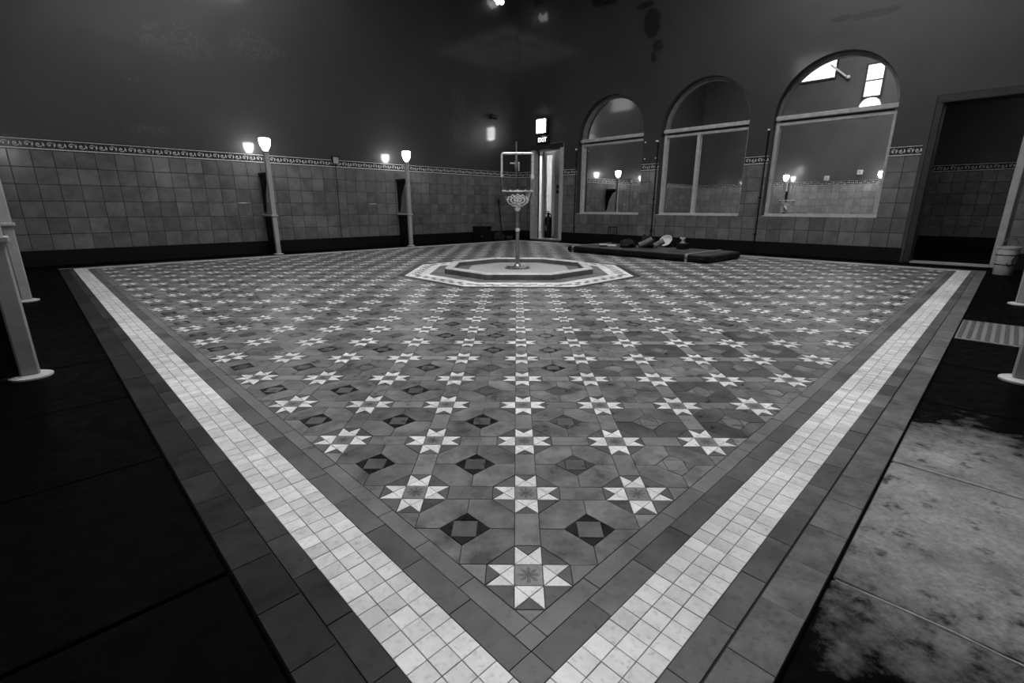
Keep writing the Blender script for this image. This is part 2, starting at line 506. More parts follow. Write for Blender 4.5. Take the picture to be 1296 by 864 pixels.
for j in range(0, 35):
    for i in range(-18, 19):
        if abs(i) > j + 1 or abs(i) > 35 - j: continue
        x, y = i * P, j * P
        # star
        if not (abs(i) > j or abs(i) > 34 - j):
            put('flower_tile', [(x - S / 2, y - S / 2), (x + S / 2, y - S / 2), (x + S / 2, y + S / 2), (x - S / 2, y + S / 2)], 'flower')
            for k in range(4):
                c, s = (1, 0, -1, 0)[k], (0, 1, 0, -1)[k]
                def T(u, v): return (x + c * u - s * v, y + s * u + c * v)
                mid = T(S, 0)
                A, B, C2, D = T(S / 2, -S / 2), T(1.5 * S, -S / 2), T(1.5 * S, S / 2), T(S / 2, S / 2)
                put('star_tile', [A, B, mid], 'star'); put('star_tile', [C2, D, mid], 'star'); put('star_tile', [D, A, mid], 'star')
                put('notch_tile', [B, C2, mid], 'tri')
                put('corner_tile', [T(S / 2, S / 2), T(1.5 * S, S / 2), T(S / 2, 1.5 * S)], 'tri')
        # strips
        put('strip_tile', [(x + 1.5 * S, y - S / 2), (x + P - 1.5 * S, y - S / 2), (x + P - 1.5 * S, y + S / 2), (x + 1.5 * S, y + S / 2)], 'strip')
        put('strip_tile', [(x - S / 2, y + 1.5 * S), (x + S / 2, y + 1.5 * S), (x + S / 2, y + P - 1.5 * S), (x - S / 2, y + P - 1.5 * S)], 'strip')
        if j == 0: put('strip_tile', [(x - S / 2, y - P + 1.5 * S), (x + S / 2, y - P + 1.5 * S), (x + S / 2, y - 1.5 * S), (x - S / 2, y - 1.5 * S)], 'strip')
        # cell between four stars
        for dj in ((0, -1) if j == 0 else (0,)):
            cx, cy = x + P / 2, y + P / 2 + dj * P
            smoky = 1 <= i <= 5 and 2 <= j + dj <= 6 and random.random() < .7
            for k in range(4):
                c, s = (1, 0, -1, 0)[k], (0, 1, 0, -1)[k]
                def T(u, v): return (cx + c * u - s * v, cy + s * u + c * v)
                put('hexagon_tile', [T(S, 0), T(H, 0), T(H, H - S), T(H - S, H), T(0, H), T(0, S)], 'hexd' if smoky and random.random() < .8 else 'hex')
            black = random.random() < (.85 if i < 0 and j < 9 else (.12 if j < 4 and i > 0 else .45))
            q = 'hex' if (1 <= i <= 5 and j < 7) else 'black' if black else 'dgrey'
            if (i, j) == (0, 0): q = 'black'
            h = S / 2
            put('diamond_tile', [(cx - h, cy - h), (cx + h, cy - h), (cx + h, cy + h), (cx - h, cy + h)], 'diaml' if smoky or (1 <= i <= 5 and j < 7) else 'diam')
            for k in range(4):
                c, s = (1, 0, -1, 0)[k], (0, 1, 0, -1)[k]
                put('diamond_point_tile', [(cx + c * h - s * -h, cy + s * h + c * -h), (cx + c * S, cy + s * S), (cx + c * h - s * h, cy + s * h + c * h)], q)

def rect_ab(a0, a1, b0, b1):
    return [tuple(W(a, b)[:2]) for a, b in ((a0, b0), (a1, b0), (a1, b1), (a0, b1))]
def band(kind, mat, o0, o1, length, rows=1):
    # four sides plus square corner blocks, between offsets o0 and o1 outside the field
    wdt = (o1 - o0) / rows
    n = max(1, round((HI - LO) / length))
    for r in range(rows):
        p0 = o0 + r * wdt; p1 = p0 + wdt
        lo, hi = LO - o0, HI + o0
        n = max(1, round((hi - lo) / length)); step = (hi - lo) / n
        for k in range(n):
            u0 = lo + k * step; u1 = u0 + step
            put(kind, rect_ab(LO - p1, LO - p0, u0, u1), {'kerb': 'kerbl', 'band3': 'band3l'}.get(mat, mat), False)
            put(kind, rect_ab(HI + p0, HI + p1, u0, u1), mat, False)
            put(kind, rect_ab(u0, u1, LO - p1, LO - p0), mat, False)
            put(kind, rect_ab(u0, u1, HI + p0, HI + p1), mat, False)
    for ca in (0, 1):
        for cb in (0, 1):
            for r in range(rows):
                for s in range(rows):
                    q0, q1 = o0 + r * wdt, o0 + (r + 1) * wdt
                    t0, t1 = o0 + s * wdt, o0 + (s + 1) * wdt
                    A = (HI + q0, HI + q1) if ca else (LO - q1, LO - q0)
                    B = (HI + t0, HI + t1) if cb else (LO - t1, LO - t0)
                    put(kind, rect_ab(A[0], A[1], B[0], B[1]), mat, False)
O = [0, .0424, .097, .2225, .2745, .357]
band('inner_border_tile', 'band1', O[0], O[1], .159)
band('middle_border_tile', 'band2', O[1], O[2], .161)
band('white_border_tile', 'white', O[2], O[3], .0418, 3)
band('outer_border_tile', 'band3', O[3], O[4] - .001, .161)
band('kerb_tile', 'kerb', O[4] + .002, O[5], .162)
OUT = O[5]
# octagonal bands round the fountain
def oct_ring(kind, a0, a1, n, mat):
    t = math.tan(PI / 8)
    for k in range(8):
        c, s = math.cos(k * PI / 4), math.sin(k * PI / 4)
        def T(u, v): return (CX + c * u - s * v, CY + s * u + c * v)
        for q in range(n):
            f0, f1 = -1 + 2 * q / n, -1 + 2 * (q + 1) / n
            mt = mat if isinstance(mat, str) else mat[q % len(mat)]
            put(kind, [T(a0, f0 * a0 * t), T(a1, f0 * a1 * t), T(a1, f1 * a1 * t), T(a0, f1 * a0 * t)], mt, False)
oct_ring('octagon_edge_tile', 1.29, AP, 7, 'octd')
oct_ring('octagon_tile', 1.235, 1.29, 9, 'octw')
oct_ring('octagon_mosaic_tile', 1.185, 1.235, 13, ('octw', 'octg'))
oct_ring('octagon_mosaic_tile', 1.135, 1.185, 13, ('octg', 'octw'))
oct_ring('octagon_tile', 1.08, 1.135, 8, 'octw')
oct_ring('octagon_tile', 1.03, 1.08, 8, 'octw')
oct_ring('octagon_inner_tile', .85, 1.03, 5, 'octg')

floor_mb = MB()
e = OUT
floor_mb.add([(*rect_ab(LO - e, HI + e, LO - e, HI + e)[k], z) for z in (-.02, -.0035) for k in range(4)],
             [(3, 2, 1, 0), (4, 5, 6, 7), (0, 1, 5, 4), (1, 2, 6, 5), (2, 3, 7, 6), (3, 0, 4, 7)])
FLOOR = struct(obj('floor', floor_mb, M['grout']), 'geometric star tiled floor with white mosaic border', 'floor')

CACHE = {}
def tile_mesh(kind, rel, mat, gap=.0008, bev=.0005):
    key = (kind, mat, tuple((round(x, 4), round(y, 4)) for x, y in rel))
    if key in CACHE: return CACHE[key]
    mb = MB()
    p0 = inset(rel, gap); p1 = inset(rel, gap + bev)
    n = len(p0)
    if len(p1) != n: p1 = p0
    mb.add([(x, y, -.0045) for x, y in p0] + [(x, y, -bev) for x, y in p0] + [(x, y, 0) for x, y in p1],
           [tuple(range(2 * n, 3 * n))] + [(k * n + i, k * n + (i + 1) % n, (k + 1) * n + (i + 1) % n, (k + 1) * n + i) for k in (0, 1) for i in range(n)])
    CACHE[key] = mb.mesh(kind, [M[mat]])
    return CACHE[key]
def cen(poly):
    return (sum(p[0] for p in poly) / len(poly), sum(p[1] for p in poly) / len(poly))
for kind, lst in TILES.items():
    lst.sort(key=lambda t: (cen(t[0])[0] - CAM.x) ** 2 + (cen(t[0])[1] - CAM.y) ** 2)
    for poly, mat in lst[:300]:
        c = cen(poly)
        o = obj(kind, tile_mesh(kind, [(x - c[0], y - c[1]) for x, y in poly], mat), M[mat], FLOOR,
                (c[0], c[1], random.uniform(-.0007, .0005)))
        rough = .006 if kind in ('kerb_tile', 'outer_border_tile') else .0035
        o.rotation_euler = (random.uniform(-rough, rough), random.uniform(-rough, rough), 0)
    if len(lst) > 300:
        keys = sorted(set(t[1] for t in lst[300:])); mb = MB()
        for poly, mat in lst[300:]:
            p = inset(poly, .001)
            if len(p) < 3: continue
            z = random.uniform(-.0006, .0005); n = len(p); t = random.uniform(.01, 1)
            tx, ty = random.uniform(-.003, .003), random.uniform(-.003, .003)
            c = cen(p)
            mb.add([(x, y, -.0045) for x, y in p] + [(x, y, z + tx * (x - c[0]) + ty * (y - c[1])) for x, y in p],
                   [tuple(range(n, 2 * n))] + [(i, (i + 1) % n, n + (i + 1) % n, n + i) for i in range(n)], keys.index(mat), t)
        o = obj('far_' + kind + 's', mb, [M['flowerfar' if k == 'flower' else k] for k in keys], FLOOR)
        o['kind'] = 'stuff'

# ------------------------------------------------------------------ walkway round the tiled field: slabs 0.695 m long
WZ = -.012
walk = MB()
walk.box(NEAR - .1, WALL + .1, NEAR - .1, WALL + .1, -.12, -.05)
WALKWAY = struct(obj('floor_walkway', walk, M['grout'], rz=D45), 'black painted concrete walkway round the tiled floor', 'floor')
def slab_piece(a0, a1, b0, b1):
    mb = MB(); a, b = (a0 + a1) / 2, (b0 + b1) / 2
    mb.bbox(a0 - a + .004, a1 - a - .004, b0 - b + .004, b1 - b - .004, -.05, random.uniform(-.001, .001), .004)
    obj('paving_slab', mb, M['walk'], WALKWAY, (a, b, WZ))
q0, q1 = LO - OUT, HI + OUT
cuts = [.465 + .695 * k for k in range(-3, 13)]
def segs(lo, hi):
    c = [lo] + [x for x in cuts if lo + .1 < x < hi - .1] + [hi]
    return list(zip(c[:-1], c[1:]))
for u0, u1 in segs(NEAR, WALL):
    if not (3.1 < u0 < 3.4): slab_piece(u0, u1, NEAR, q0)
    slab_piece(u0, u1, q1, WALL)
slab_piece(3.245, 3.94, NEAR, NEAR + .12)
for ua in (1.16, .465):
    mb = MB(); pts = [(random.uniform(-.003, .003), (q0 - .01) + (NEAR - q0 + .03) * k / 10, 0) for k in range(11)]
    mb.tube(pts, [random.uniform(.0035, .008) if ua > 1 else random.uniform(.001, .006) for k in range(11)], 6)
    obj('joint_mortar', mb, M['mortar'], WALKWAY, (ua, 0, WZ - .002))
for u0, u1 in segs(q0, q1):
    slab_piece(NEAR, q0, u0, u1); slab_piece(q1, WALL, u0, u1)

# ------------------------------------------------------------------ walls
TS = .2083; TZ0 = .185; TZ1 = TZ0 + 6 * TS; FZ = .14
def wall_tile_mesh(wd, ht, mat):
    key = ('wt', round(wd, 3), round(ht, 3), mat)
    if key not in CACHE:
        mb = MB(); g = .0028; e = .003
        x0, x1, z0, z1 = -wd / 2 + g, wd / 2 - g, -ht / 2 + g, ht / 2 - g
        def ring(d, y): return [(x0 + d, y, z0 + d), (x1 - d, y, z0 + d), (x1 - d, y, z1 - d), (x0 + d, y, z1 - d)]
        mb.add(ring(0, 0) + ring(0, -.006) + ring(e, -.008),
               [(8, 9, 10, 11)] + [(k + i, k + (i + 1) % 4, k + 4 + (i + 1) % 4, k + 4 + i) for k in (0, 4) for i in range(4)])
        CACHE[key] = mb.mesh('wall_tile', [M[mat]])
    return CACHE[key]
def frieze_mesh(wd):
    key = ('fr', round(wd, 3))
    if key in CACHE: return CACHE[key]
    mb = MB(); g = .0015; h = FZ / 2; x = wd / 2 - g
    mb.box(-x, x, -.006, 0, -h + g, h - g, 0)
    mb.box(-x, x, -.012, -.005, h - .020, h - .010, 1)
    mb.box(-x, x, -.012, -.005, -h + .008, -h + .022, 1)
    mb.box(-x, x, -.016, -.005, h - .009, h - g, 0)
    n = max(1, round(wd / .104)); pw = 2 * x / n
    for k in range(n):
        cx = -x + pw * (k + .5); f = 1 if k % 2 == 0 else -1
        # a scroll: open spiral ribbon, and a small leaf
        pts = []
        for i in range(9):
            t = i / 8 * 4.6; r = .036 - .0026 * i
            pts.append((cx + r * math.cos(t + .4) * pw / .104, -.007, f * r * math.sin(t + .4) * .85))
        mb.tube(pts, .0055, 4, 1)
        mb.add([(cx - .012, -.006, 0), (cx, -.011, .012), (cx + .012, -.006, 0), (cx, -.011, -.012)], [(0, 3, 2, 1)], 1)
        mb.add([(cx + pw / 2 - .012, -.007, -.03 * f), (cx + pw / 2 + .004, -.012, 0), (cx + pw / 2 - .002, -.007, .03 * f), (cx + pw / 2 - .016, -.01, 0)], [(0, 1, 2, 3)], 1)
    CACHE[key] = mb.mesh('frieze_tile', [M['friezed'], M['friezel']])
    return CACHE[key]
# a wall's own frame: u along the wall, the room on the -y side of the tile mesh
def tile_wall(parent, axis, val, sign, spans, rows, off=0.0, mat='wtile', joined=False, skip=None):
    # spans: list of (u0, u1); axis 1: wall at b = val, axis 0: wall at a = val; sign: +1 when the room lies below val
    if axis == 1: rot = 0.0 if sign > 0 else PI
    else: rot = -PI / 2 if sign > 0 else PI / 2
    mbj = MB(); mbf = MB(); mbg = MB()
    for (u0, u1) in spans:
        z0, z1 = TZ0 + rows[0] * TS, TZ0 + rows[1] * TS
        d0, d1 = sorted((val, val - .003 * sign))
        if axis == 1: mbg.box(u0, u1, d0, d1, z0, z1)
        else: mbg.box(d0, d1, u0, u1, z0, z1)
    obj('grout_bed', mbg, M['wgrout'], parent)
    for (u0, u1) in spans:
        k = math.floor((u0 - off) / TS)
        us = [u0] + [off + TS * q for q in range(k + 1, k + 200) if u0 + .02 < off + TS * q < u1 - .02] + [u1]
        for a, b in zip(us[:-1], us[1:]):
            for r in range(rows[0], rows[1]):
                zc = TZ0 + (r + .5) * TS; uc = (a + b) / 2
                lc = (uc, val, zc) if axis == 1 else (val, uc, zc)
                if not joined:
                    o = obj('wall_tile', wall_tile_mesh(b - a, TS, mat), M[mat], parent, lc, rot)
                    o.rotation_euler = (random.uniform(-.006, .006), 0, rot + random.uniform(-.006, .006))
                else:
                    jx, jz = random.uniform(-.006, .006), random.uniform(-.006, .006)
                    g = .0022; d = -.008 * sign; t = random.uniform(.01, 1)
                    pts = []
                    for uu, zz in ((a + g, zc - TS / 2 + g), (b - g, zc - TS / 2 + g), (b - g, zc + TS / 2 - g), (a + g, zc + TS / 2 - g)):
                        dd = val + d + jx * (uu - uc) + jz * (zz - zc)
                        pts.append((uu, dd, zz) if axis == 1 else (dd, uu, zz))
                    mbj.poly(pts, 0, t)
        if rows[1] == 6:
            n = max(1, round((u1 - u0) / TS)); stp = (u1 - u0) / n
            me = frieze_mesh(stp)
            for q in range(n):
                uc = u0 + (q + .5) * stp
                lc = (uc, val, TZ1 + FZ / 2) if axis == 1 else (val, uc, TZ1 + FZ / 2)
                if not joined: obj('frieze_tile', me, None, parent, lc, rot) if False else obj('frieze_tile', me, [], parent, lc, rot)
                else:
                    cr, sr = math.cos(rot), math.sin(rot); nb = len(mbf.v)
                    mbf.v += [(v.co.x * cr - v.co.y * sr + lc[0], v.co.x * sr + v.co.y * cr + lc[1], v.co.z + lc[2]) for v in me.vertices]
                    for p in me.polygons:
                        mbf.f.append(tuple(i + nb for i in p.vertices)); mbf.m.append(p.material_index); mbf.t.append(0.0)
    if joined:
        o = obj('wall_tiles', mbj, M[mat], parent); o['kind'] = 'stuff'
        if mbf.v: o = obj('frieze_tiles', mbf, [M['friezed'], M['friezel']], parent); o['kind'] = 'stuff'

# left wall (straight ahead on the left)
mb = MB(); mb.box(NEAR - .2, WALL + .3, WALL, WALL + .3, -.1, CEIL)
WL = struct(obj('wall_left', mb, M['paintL'], rz=D45), 'dark glossy wall with glazed tile dado and scroll frieze', 'wall')
tile_wall(WL, 1, WALL, 1, [(NEAR, WALL - .02)], (0, 6))
mb = MB(); mb.box(NEAR, WALL, WALL - .014, WALL, WZ, TZ0)
struct(obj('baseboard_left', mb, M['plinth'], rz=D45), 'black plinth under the tiles of the left wall', 'baseboard')

# right wall with three arched windows and two doorways
WINS = [(5.63, 1), (3.65, 2), (1.67, 3)]; WR = .8; SILL = TZ0 + 2 * TS; SPRING = 2.14; TH = .26
D1 = (6.86, 7.80, 2.12); D2 = (-.50, .46, 2.14)
mb = MB()
def wq(b0, b1, z0, z1):
    mb.poly([(WALL, b0, z0), (WALL, b0, z1), (WALL, b1, z1), (WALL, b1, z0)])
edges = []
def arch_pts(c, n=28):
    return [(c + WR * math.cos(PI * k / n), SPRING + WR * math.sin(PI * k / n)) for k in range(n + 1)]
cur = NEAR - .2
items = [('d', D2)] + [('w', c) for c, _ in reversed(WINS)] + [('d', D1)]
TOP = 3.2
for kind, q in items:
    b0, b1 = (q[0], q[1]) if kind == 'd' else (q - WR, q + WR)
    wq(cur, b0, -.1, TOP)
    if kind == 'd':
        wq(b0, b1, q[2], TOP)
        for (y, s) in ((b0, 1), (b1, -1)):
            mb.poly([(WALL, y, -.1), (WALL + TH, y, -.1), (WALL + TH, y, q[2]), (WALL, y, q[2])][::s], 1)
        mb.poly([(WALL, b0, q[2]), (WALL + TH, b0, q[2]), (WALL + TH, b1, q[2]), (WALL, b1, q[2])], 1)
    else:
        wq(b0, b1, -.1, SILL)
        A = arch_pts(q)
        for (y0, z0), (y1, z1) in zip(A[:-1], A[1:]):
            mb.poly([(WALL, y0, z0), (WALL, y0, TOP), (WALL, y1, TOP), (WALL, y1, z1)])
        loop = [(b0, SILL), (b1, SILL)] + A + [(b0, SILL)]
        for (y0, z0), (y1, z1) in zip(loop[:-1], loop[1:]):
            mb.poly([(WALL, y0, z0), (WALL, y1, z1), (WALL + TH, y1, z1), (WALL + TH, y0, z0)], 1)
    cur = b1
wq(cur, WALL, -.1, TOP); wq(NEAR - .2, WALL, TOP, CEIL)
# outer face of the wall, with the two doorways left open
def bk(b0, b1, z0, z1):
    mb.poly([(WALL + TH, b0, z0), (WALL + TH, b1, z0), (WALL + TH, b1, z1), (WALL + TH, b0, z1)], 1)
bk(NEAR - .2, D2[0], -.1, CEIL); bk(D2[0], D2[1], D2[2], CEIL); bk(D2[1], D1[0], -.1, CEIL); bk(D1[0], D1[1], D1[2], CEIL); bk(D1[1], WALL + .3, -.1, CEIL)
WRT = struct(obj('wall_right', mb, [M['paintR'], M['reveal']], rz=D45), 'dark glossy stained wall with tiled piers between three arched windows', 'wall')
piers = [(D2[1] + .05, 1.67 - WR), (1.67 + WR, 3.65 - WR), (3.65 + WR, 5.63 - WR), (5.63 + WR, D1[0] - .03), (D1[1] + .03, WALL - .015)]
tile_wall(WRT, 0, WALL, 1, piers, (2, 6), .055)
tile_wall(WRT, 0, WALL, 1, [(D2[1] + .05, D1[0] - .03), (D1[1] + .03, WALL - .015)], (0, 2), .055)
tile_wall(WRT, 0, WALL, 1, [(NEAR, D2[0] - .05)], (0, 6), .055)
mb = MB()
for b0, b1 in ((NEAR, D2[0] - .04), (D2[1] + .04, D1[0] - .02), (D1[1] + .02, WALL)):
    mb.box(WALL - .014, WALL, b0, b1, WZ, TZ0)
struct(obj('baseboard_right', mb, M['plinth'], rz=D45), 'black plinth under the tiles of the window wall', 'baseboard')

WLAB = {1: 'arched window nearest the far door, without a mullion', 2: 'middle arched window with one vertical mullion', 3: 'arched window nearest the dark doorway, with bright glare in its fanlight'}
for c, n in WINS:
    we = struct(empty('window_%d' % n, W(WALL + .16, c, SILL), D45), WLAB[n], 'window')
    sp = SPRING - SILL; j = .055; d0, d1 = -.03, .05
    mb = MB(); mb.box(d0, d1, WR - j, WR, 0, sp); obj('jamb', mb, M['frame'], we)
    mb = MB(); mb.box(d0, d1, -WR, -WR + j, 0, sp); obj('jamb', mb, M['frame'], we)
    mb = MB(); mb.box(d0, d1, -WR + j, WR - j, 0, .045); mb.box(-.16, -.03, -WR + .005, WR - .005, 0, .012); obj('sill', mb, M['frame'], we)
    mb = MB(); mb.bbox(d0 - .05, d1, -WR, WR, sp - .045, sp + .02, .008); obj('transom', mb, M['frame'], we)
    mb = MB(); mb.box(d0, d1, -WR + j, WR - j, sp - .115, sp - .075); obj('head_rail', mb, M['frame'], we)
    mb = MB(); mb.box(d0 + .02, d1, -WR + j, WR - j, sp - .075, sp - .045); obj('head_gap', mb, M['darkframe'], we)
    if n == 2:
        mb = MB(); mb.bbox(d0, d1, .09, .15, .045, sp - .115, .006); obj('mullion', mb, M['frame'], we)
    mb = MB(); K = 28
    prev = None
    for k in range(K + 1):
        t = PI * k / K
        ring = [(x, r * math.cos(t), sp + r * math.sin(t)) for x, r in ((d0, WR - .05), (d0, WR), (d1, WR), (d1, WR - .05))]
        if prev:
            for i in range(4):
                mb.poly([prev[i], prev[(i + 1) % 4], ring[(i + 1) % 4], ring[i]])
        prev = ring
    obj('arch_frame', mb, M['archframe'], we)
    # panes
    def pane(y0, y1, z0, z1):
        mb = MB(); mb.box(.02, .026, y0, y1, z0, z1); obj('pane', mb, M['pane'], we)
    if n == 2:
        pane(.15, WR - j, .045, sp - .115); pane(-WR + j, .09, .045, sp - .115)
    else: pane(-WR + j, WR - j, .045, sp - .115)
    mb = MB(); A = [((WR - .05) * math.cos(PI * k / K), sp + (WR - .05) * math.sin(PI * k / K)) for k in range(K + 1)]
    A = [(y, max(z, sp + .02)) for y, z in A]
    mb.poly([(.02, y, z) for y, z in A][::-1]); mb.poly([(.026, y, z) for y, z in A])
    obj('fanlight_pane', mb, M['pane'], we)
    if n == 3:
        pass

# near walls (behind the camera, seen in the window glass)
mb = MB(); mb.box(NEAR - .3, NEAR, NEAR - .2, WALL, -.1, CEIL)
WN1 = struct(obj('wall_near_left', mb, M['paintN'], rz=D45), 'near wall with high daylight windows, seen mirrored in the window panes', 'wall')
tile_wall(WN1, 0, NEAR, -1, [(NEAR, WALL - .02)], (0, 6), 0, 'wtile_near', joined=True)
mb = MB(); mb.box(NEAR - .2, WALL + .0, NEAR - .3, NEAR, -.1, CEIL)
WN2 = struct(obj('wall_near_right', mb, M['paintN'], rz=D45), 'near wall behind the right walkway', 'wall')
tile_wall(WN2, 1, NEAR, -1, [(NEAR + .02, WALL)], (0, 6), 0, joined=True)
mb = MB(); mb.box(NEAR, NEAR + .014, NEAR, WALL, WZ, TZ0)
struct(obj('baseboard_near_left', mb, M['plinth'], rz=D45), 'black plinth of the near left wall', 'baseboard')
mb = MB(); mb.box(NEAR, WALL, NEAR, NEAR + .014, WZ, TZ0)
struct(obj('baseboard_near_right', mb, M['plinth'], rz=D45), 'black plinth of the near right wall', 'baseboard')
mb = MB(); LA0, LA1, LB0, LB1 = .7, 4.9, .2, 4.4
for (x0, x1, y0, y1) in ((NEAR - .3, LA0, NEAR - .3, WALL + .3), (LA1, WALL + .3, NEAR - .3, WALL + .3), (LA0, LA1, NEAR - .3, LB0), (LA0, LA1, LB1, WALL + .3)):
    mb.box(x0, x1, y0, y1, CEIL, CEIL + .15)
struct(obj('ceiling', mb, M['soffit'], rz=D45), 'dark high ceiling', 'ceiling')
we = struct(empty('window_6', W((LA0 + LA1) / 2, (LB0 + LB1) / 2, CEIL), D45), 'unseen skylight added to the dark ceiling to light the floor', 'window')  # added out of view as the overhead light for the floor
LH = (LA1 - LA0) / 2; ST = LH * 2 / 4
for k in range(5):
    u = -LH + k * ST
    mb = MB(); mb.box(max(-LH, u - .03), min(LH, u + .03), -LH, LH, .02, .15); obj('glazing_bar', mb, M['darkframe'], we)
    mb = MB(); mb.box(-LH, LH, max(-LH, u - .025), min(LH, u + .025), .03, .15); obj('glazing_bar', mb, M['darkframe'], we)
    for j in range(4):
        if k < 4:
            mb = MB(); mb.box(u + .035, u + ST - .035, -LH + j * ST + .03, -LH + (j + 1) * ST - .03, .13, .14); obj('pane', mb, M['lantern'], we)
# high windows on the near left wall, mirrored in the fanlight of the third window
for n, (b0, b1, z0, z1, rows) in ((4, (4.15, 5.3, 4.58, 5.3, 1)), (5, (2.9, 3.4, 3.9, 4.85, 2))):
    we = struct(empty('window_%d' % n, W(NEAR, (b0 + b1) / 2, z0), D45), ('wide' if n == 4 else 'narrow two-paned') + ' bright high window mirrored in the fanlight glass', 'window')
    hw, ht = (b1 - b0) / 2, z1 - z0
    mb = MB(); f = .05
    mb.box(0, .05, -hw, -hw + f, 0, ht); mb.box(0, .05, hw - f, hw, 0, ht); mb.box(0, .05, -hw + f, hw - f, 0, f); mb.box(0, .05, -hw + f, hw - f, ht - f, ht)
    for r in range(1, rows): mb.box(0, .05, -hw + f, hw - f, ht * r / rows - .02, ht * r / rows + .02)
    obj('window_frame', mb, M['darkframe'], we)
    for r in range(rows):
        mb = MB(); mb.box(.005, .02, -hw + f, hw - f, max(f, ht * r / rows + (.02 if r else 0)), min(ht - f, ht * (r + 1) / rows - (.02 if r < rows - 1 else 0)))
        obj('pane', mb, M['sky'], we)
for (b_, z_, lab) in ((3.95, 1.66, 'small white box on the frieze mirrored in the glare window, left one'), (3.08, 1.80, 'small white box above the frieze mirrored in the glare window, right one')):
    t = tag(empty('socket_box', W(NEAR + .016, b_, z_), D45), lab, 'socket', 'white boxes on the near wall')
    mb = MB(); mb.bbox(0, .05, -.07, .07, -.07, .07, .006); obj('box_body', mb, M['whitep'], t)
    mb = MB(); mb.box(.05, .056, -.025, .025, -.035, .035); obj('rocker', mb, M['frame'], t)
t = tag(empty('window_pole', W(NEAR + .05, 4.34, 4.98), D45), 'slanting white pole with knob by the high window, mirrored in the fanlight', 'pole')
mb = MB(); mb.tube([(.03, 0, 0), (.03, -.46, -.40)], .028, 8); obj('rod', mb, M['whitep'], t)
mb = MB(); mb.blob((.03, -.52, -.43), (.06, .06, .06), 1, 6, 0); obj('knob', mb, M['whitep'], t, smooth=True)
t = tag(empty('dome_wall_lamp', W(NEAR, 3.15, 3.64), D45), 'round dome lamp high on the near wall, mirrored above and below the transom', 'lamp')
mb = MB(); mb.tube([(0, 0, 0), (.03, 0, 0)], .28, 24); obj('backplate', mb, M['whitep'], t)
mb = MB()
mb.tube([(.03, 0, 0), (.07, 0, 0), (.11, 0, 0), (.13, 0, 0)], [.26, .235, .15, .04], 24); obj('diffuser', mb, M['domeglass'], t, smooth=True)

# ------------------------------------------------------------------ doorway 1: far door with lobby and lit room behind
TB = WALL + TH
d = struct(empty('door_1', W(WALL, 7.33, 0), D45), 'open door in a pale frame beside the far corner, leading to a lit passage', 'door')
h0, h1 = 6.86 - 7.33, 7.80 - 7.33
mb = MB(); mb.bbox(-.03, .13, h1 - .085, h1 + .03, WZ, 2.15, .008); obj('jamb', mb, M['frame'], d)
mb = MB(); mb.bbox(-.03, TH, h0 - .03, h0 + .07, WZ, 2.15, .008); obj('jamb', mb, M['frame'], d)
mb = MB(); mb.bbox(-.035, TH, h0 - .03, h1 + .03, 2.04, 2.16, .008); obj('lintel', mb, M['darkframe'], d)
mb = MB(); mb.box(-.02, TH, h0 + .07, h1 - .085, WZ, .012); obj('threshold', mb, M['door'], d)
lf = MB(); lf.bbox(0, .76, -.045, 0, .02, 2.03, .004)
leaf = obj('leaf', lf, M['door'], d, (TH, h1 - .085, 0), math.radians(36))
mb = MB(); mb.box(.1, .66, -.052, -.045, 1.15, 1.85); mb.box(.1, .66, -.052, -.045, .25, .95); obj('leaf_panel', mb, M['frame'], leaf)
mb = MB(); mb.tube([(.69, -.045, 1.03), (.69, -.09, 1.03), (.6, -.09, 1.03)], .01, 8); obj('handle', mb, M['metal'], leaf)
mb = MB(); mb.box(-.012, .03, -.055, -.045, .4, .52); obj('hinge', mb, M['metal'], leaf)
# passage shell
mb = MB(); mb.box(TB, 11.9, 5.9, 10.4, -.14, -.015)
struct(obj('floor_passage', mb, M['stoned'], rz=D45), 'dull floor of the passage behind the far door', 'floor')
mb = MB(); mb.box(TB, 11.9, 5.9, 10.4, 2.7, 2.8)
struct(obj('ceiling_passage', mb, M['plaster'], rz=D45), 'ceiling of the passage behind the far door', 'ceiling')
mb = MB()
mb.box(9.4, 9.5, 5.9, 8.09, -.015, 2.7); mb.box(9.4, 9.5, 8.97, 10.4, -.015, 2.7); mb.box(9.4, 9.5, 8.09, 8.97, 2.08, 2.7)
struct(obj('wall_passage_inner', mb, M['door'], rz=D45), 'grey inner wall of the passage with a second doorway', 'wall')
mb = MB(); mb.box(11.8, 11.9, 5.9, 10.4, -.015, 2.7)
wp = struct(obj('wall_passage_end', mb, M['plaster'], rz=D45), 'pale tiled end wall of the lit room behind the far door', 'wall')
tile_wall(wp, 0, 11.8, 1, [(8.6, 10.2)], (0, 6), 0, 'wtile_pale', joined=True)
mb = MB(); mb.box(TB, 11.9, 5.8, 5.9, -.015, 2.7); struct(obj('wall_passage_right', mb, M['plaster'], rz=D45), 'side wall of the passage on the right', 'wall')
mb = MB(); mb.box(TB, 11.9, 10.4, 10.5, -.015, 2.7); struct(obj('wall_passage_left', mb, M['plaster'], rz=D45), 'side wall of the passage on the left', 'wall')
t = struct(empty('trim_1', W(9.4, 8.52, 0), D45), 'white frame of the inner doorway', 'trim')
mb = MB(); mb.bbox(-.03, .12, -.5, -.40, 0, 2.13, .008); obj('jamb', mb, M['whitep'], t)
mb = MB(); mb.bbox(-.03, .12, .42, .5, 0, 2.13, .008); obj('jamb', mb, M['whitep'], t)
mb = MB(); mb.bbox(-.03, .12, -.40, .42, 2.06, 2.13, .008); obj('lintel', mb, M['whitep'], t)
t = tag(empty('passage_lamp', W(10.6, 9.0, 2.6), D45), 'lit tube lamp on the passage ceiling behind the door', 'lamp')
mb = MB(); mb.box(-.5, .5, -.06, .06, .05, .1); obj('lamp_body', mb, M['whitep'], t)
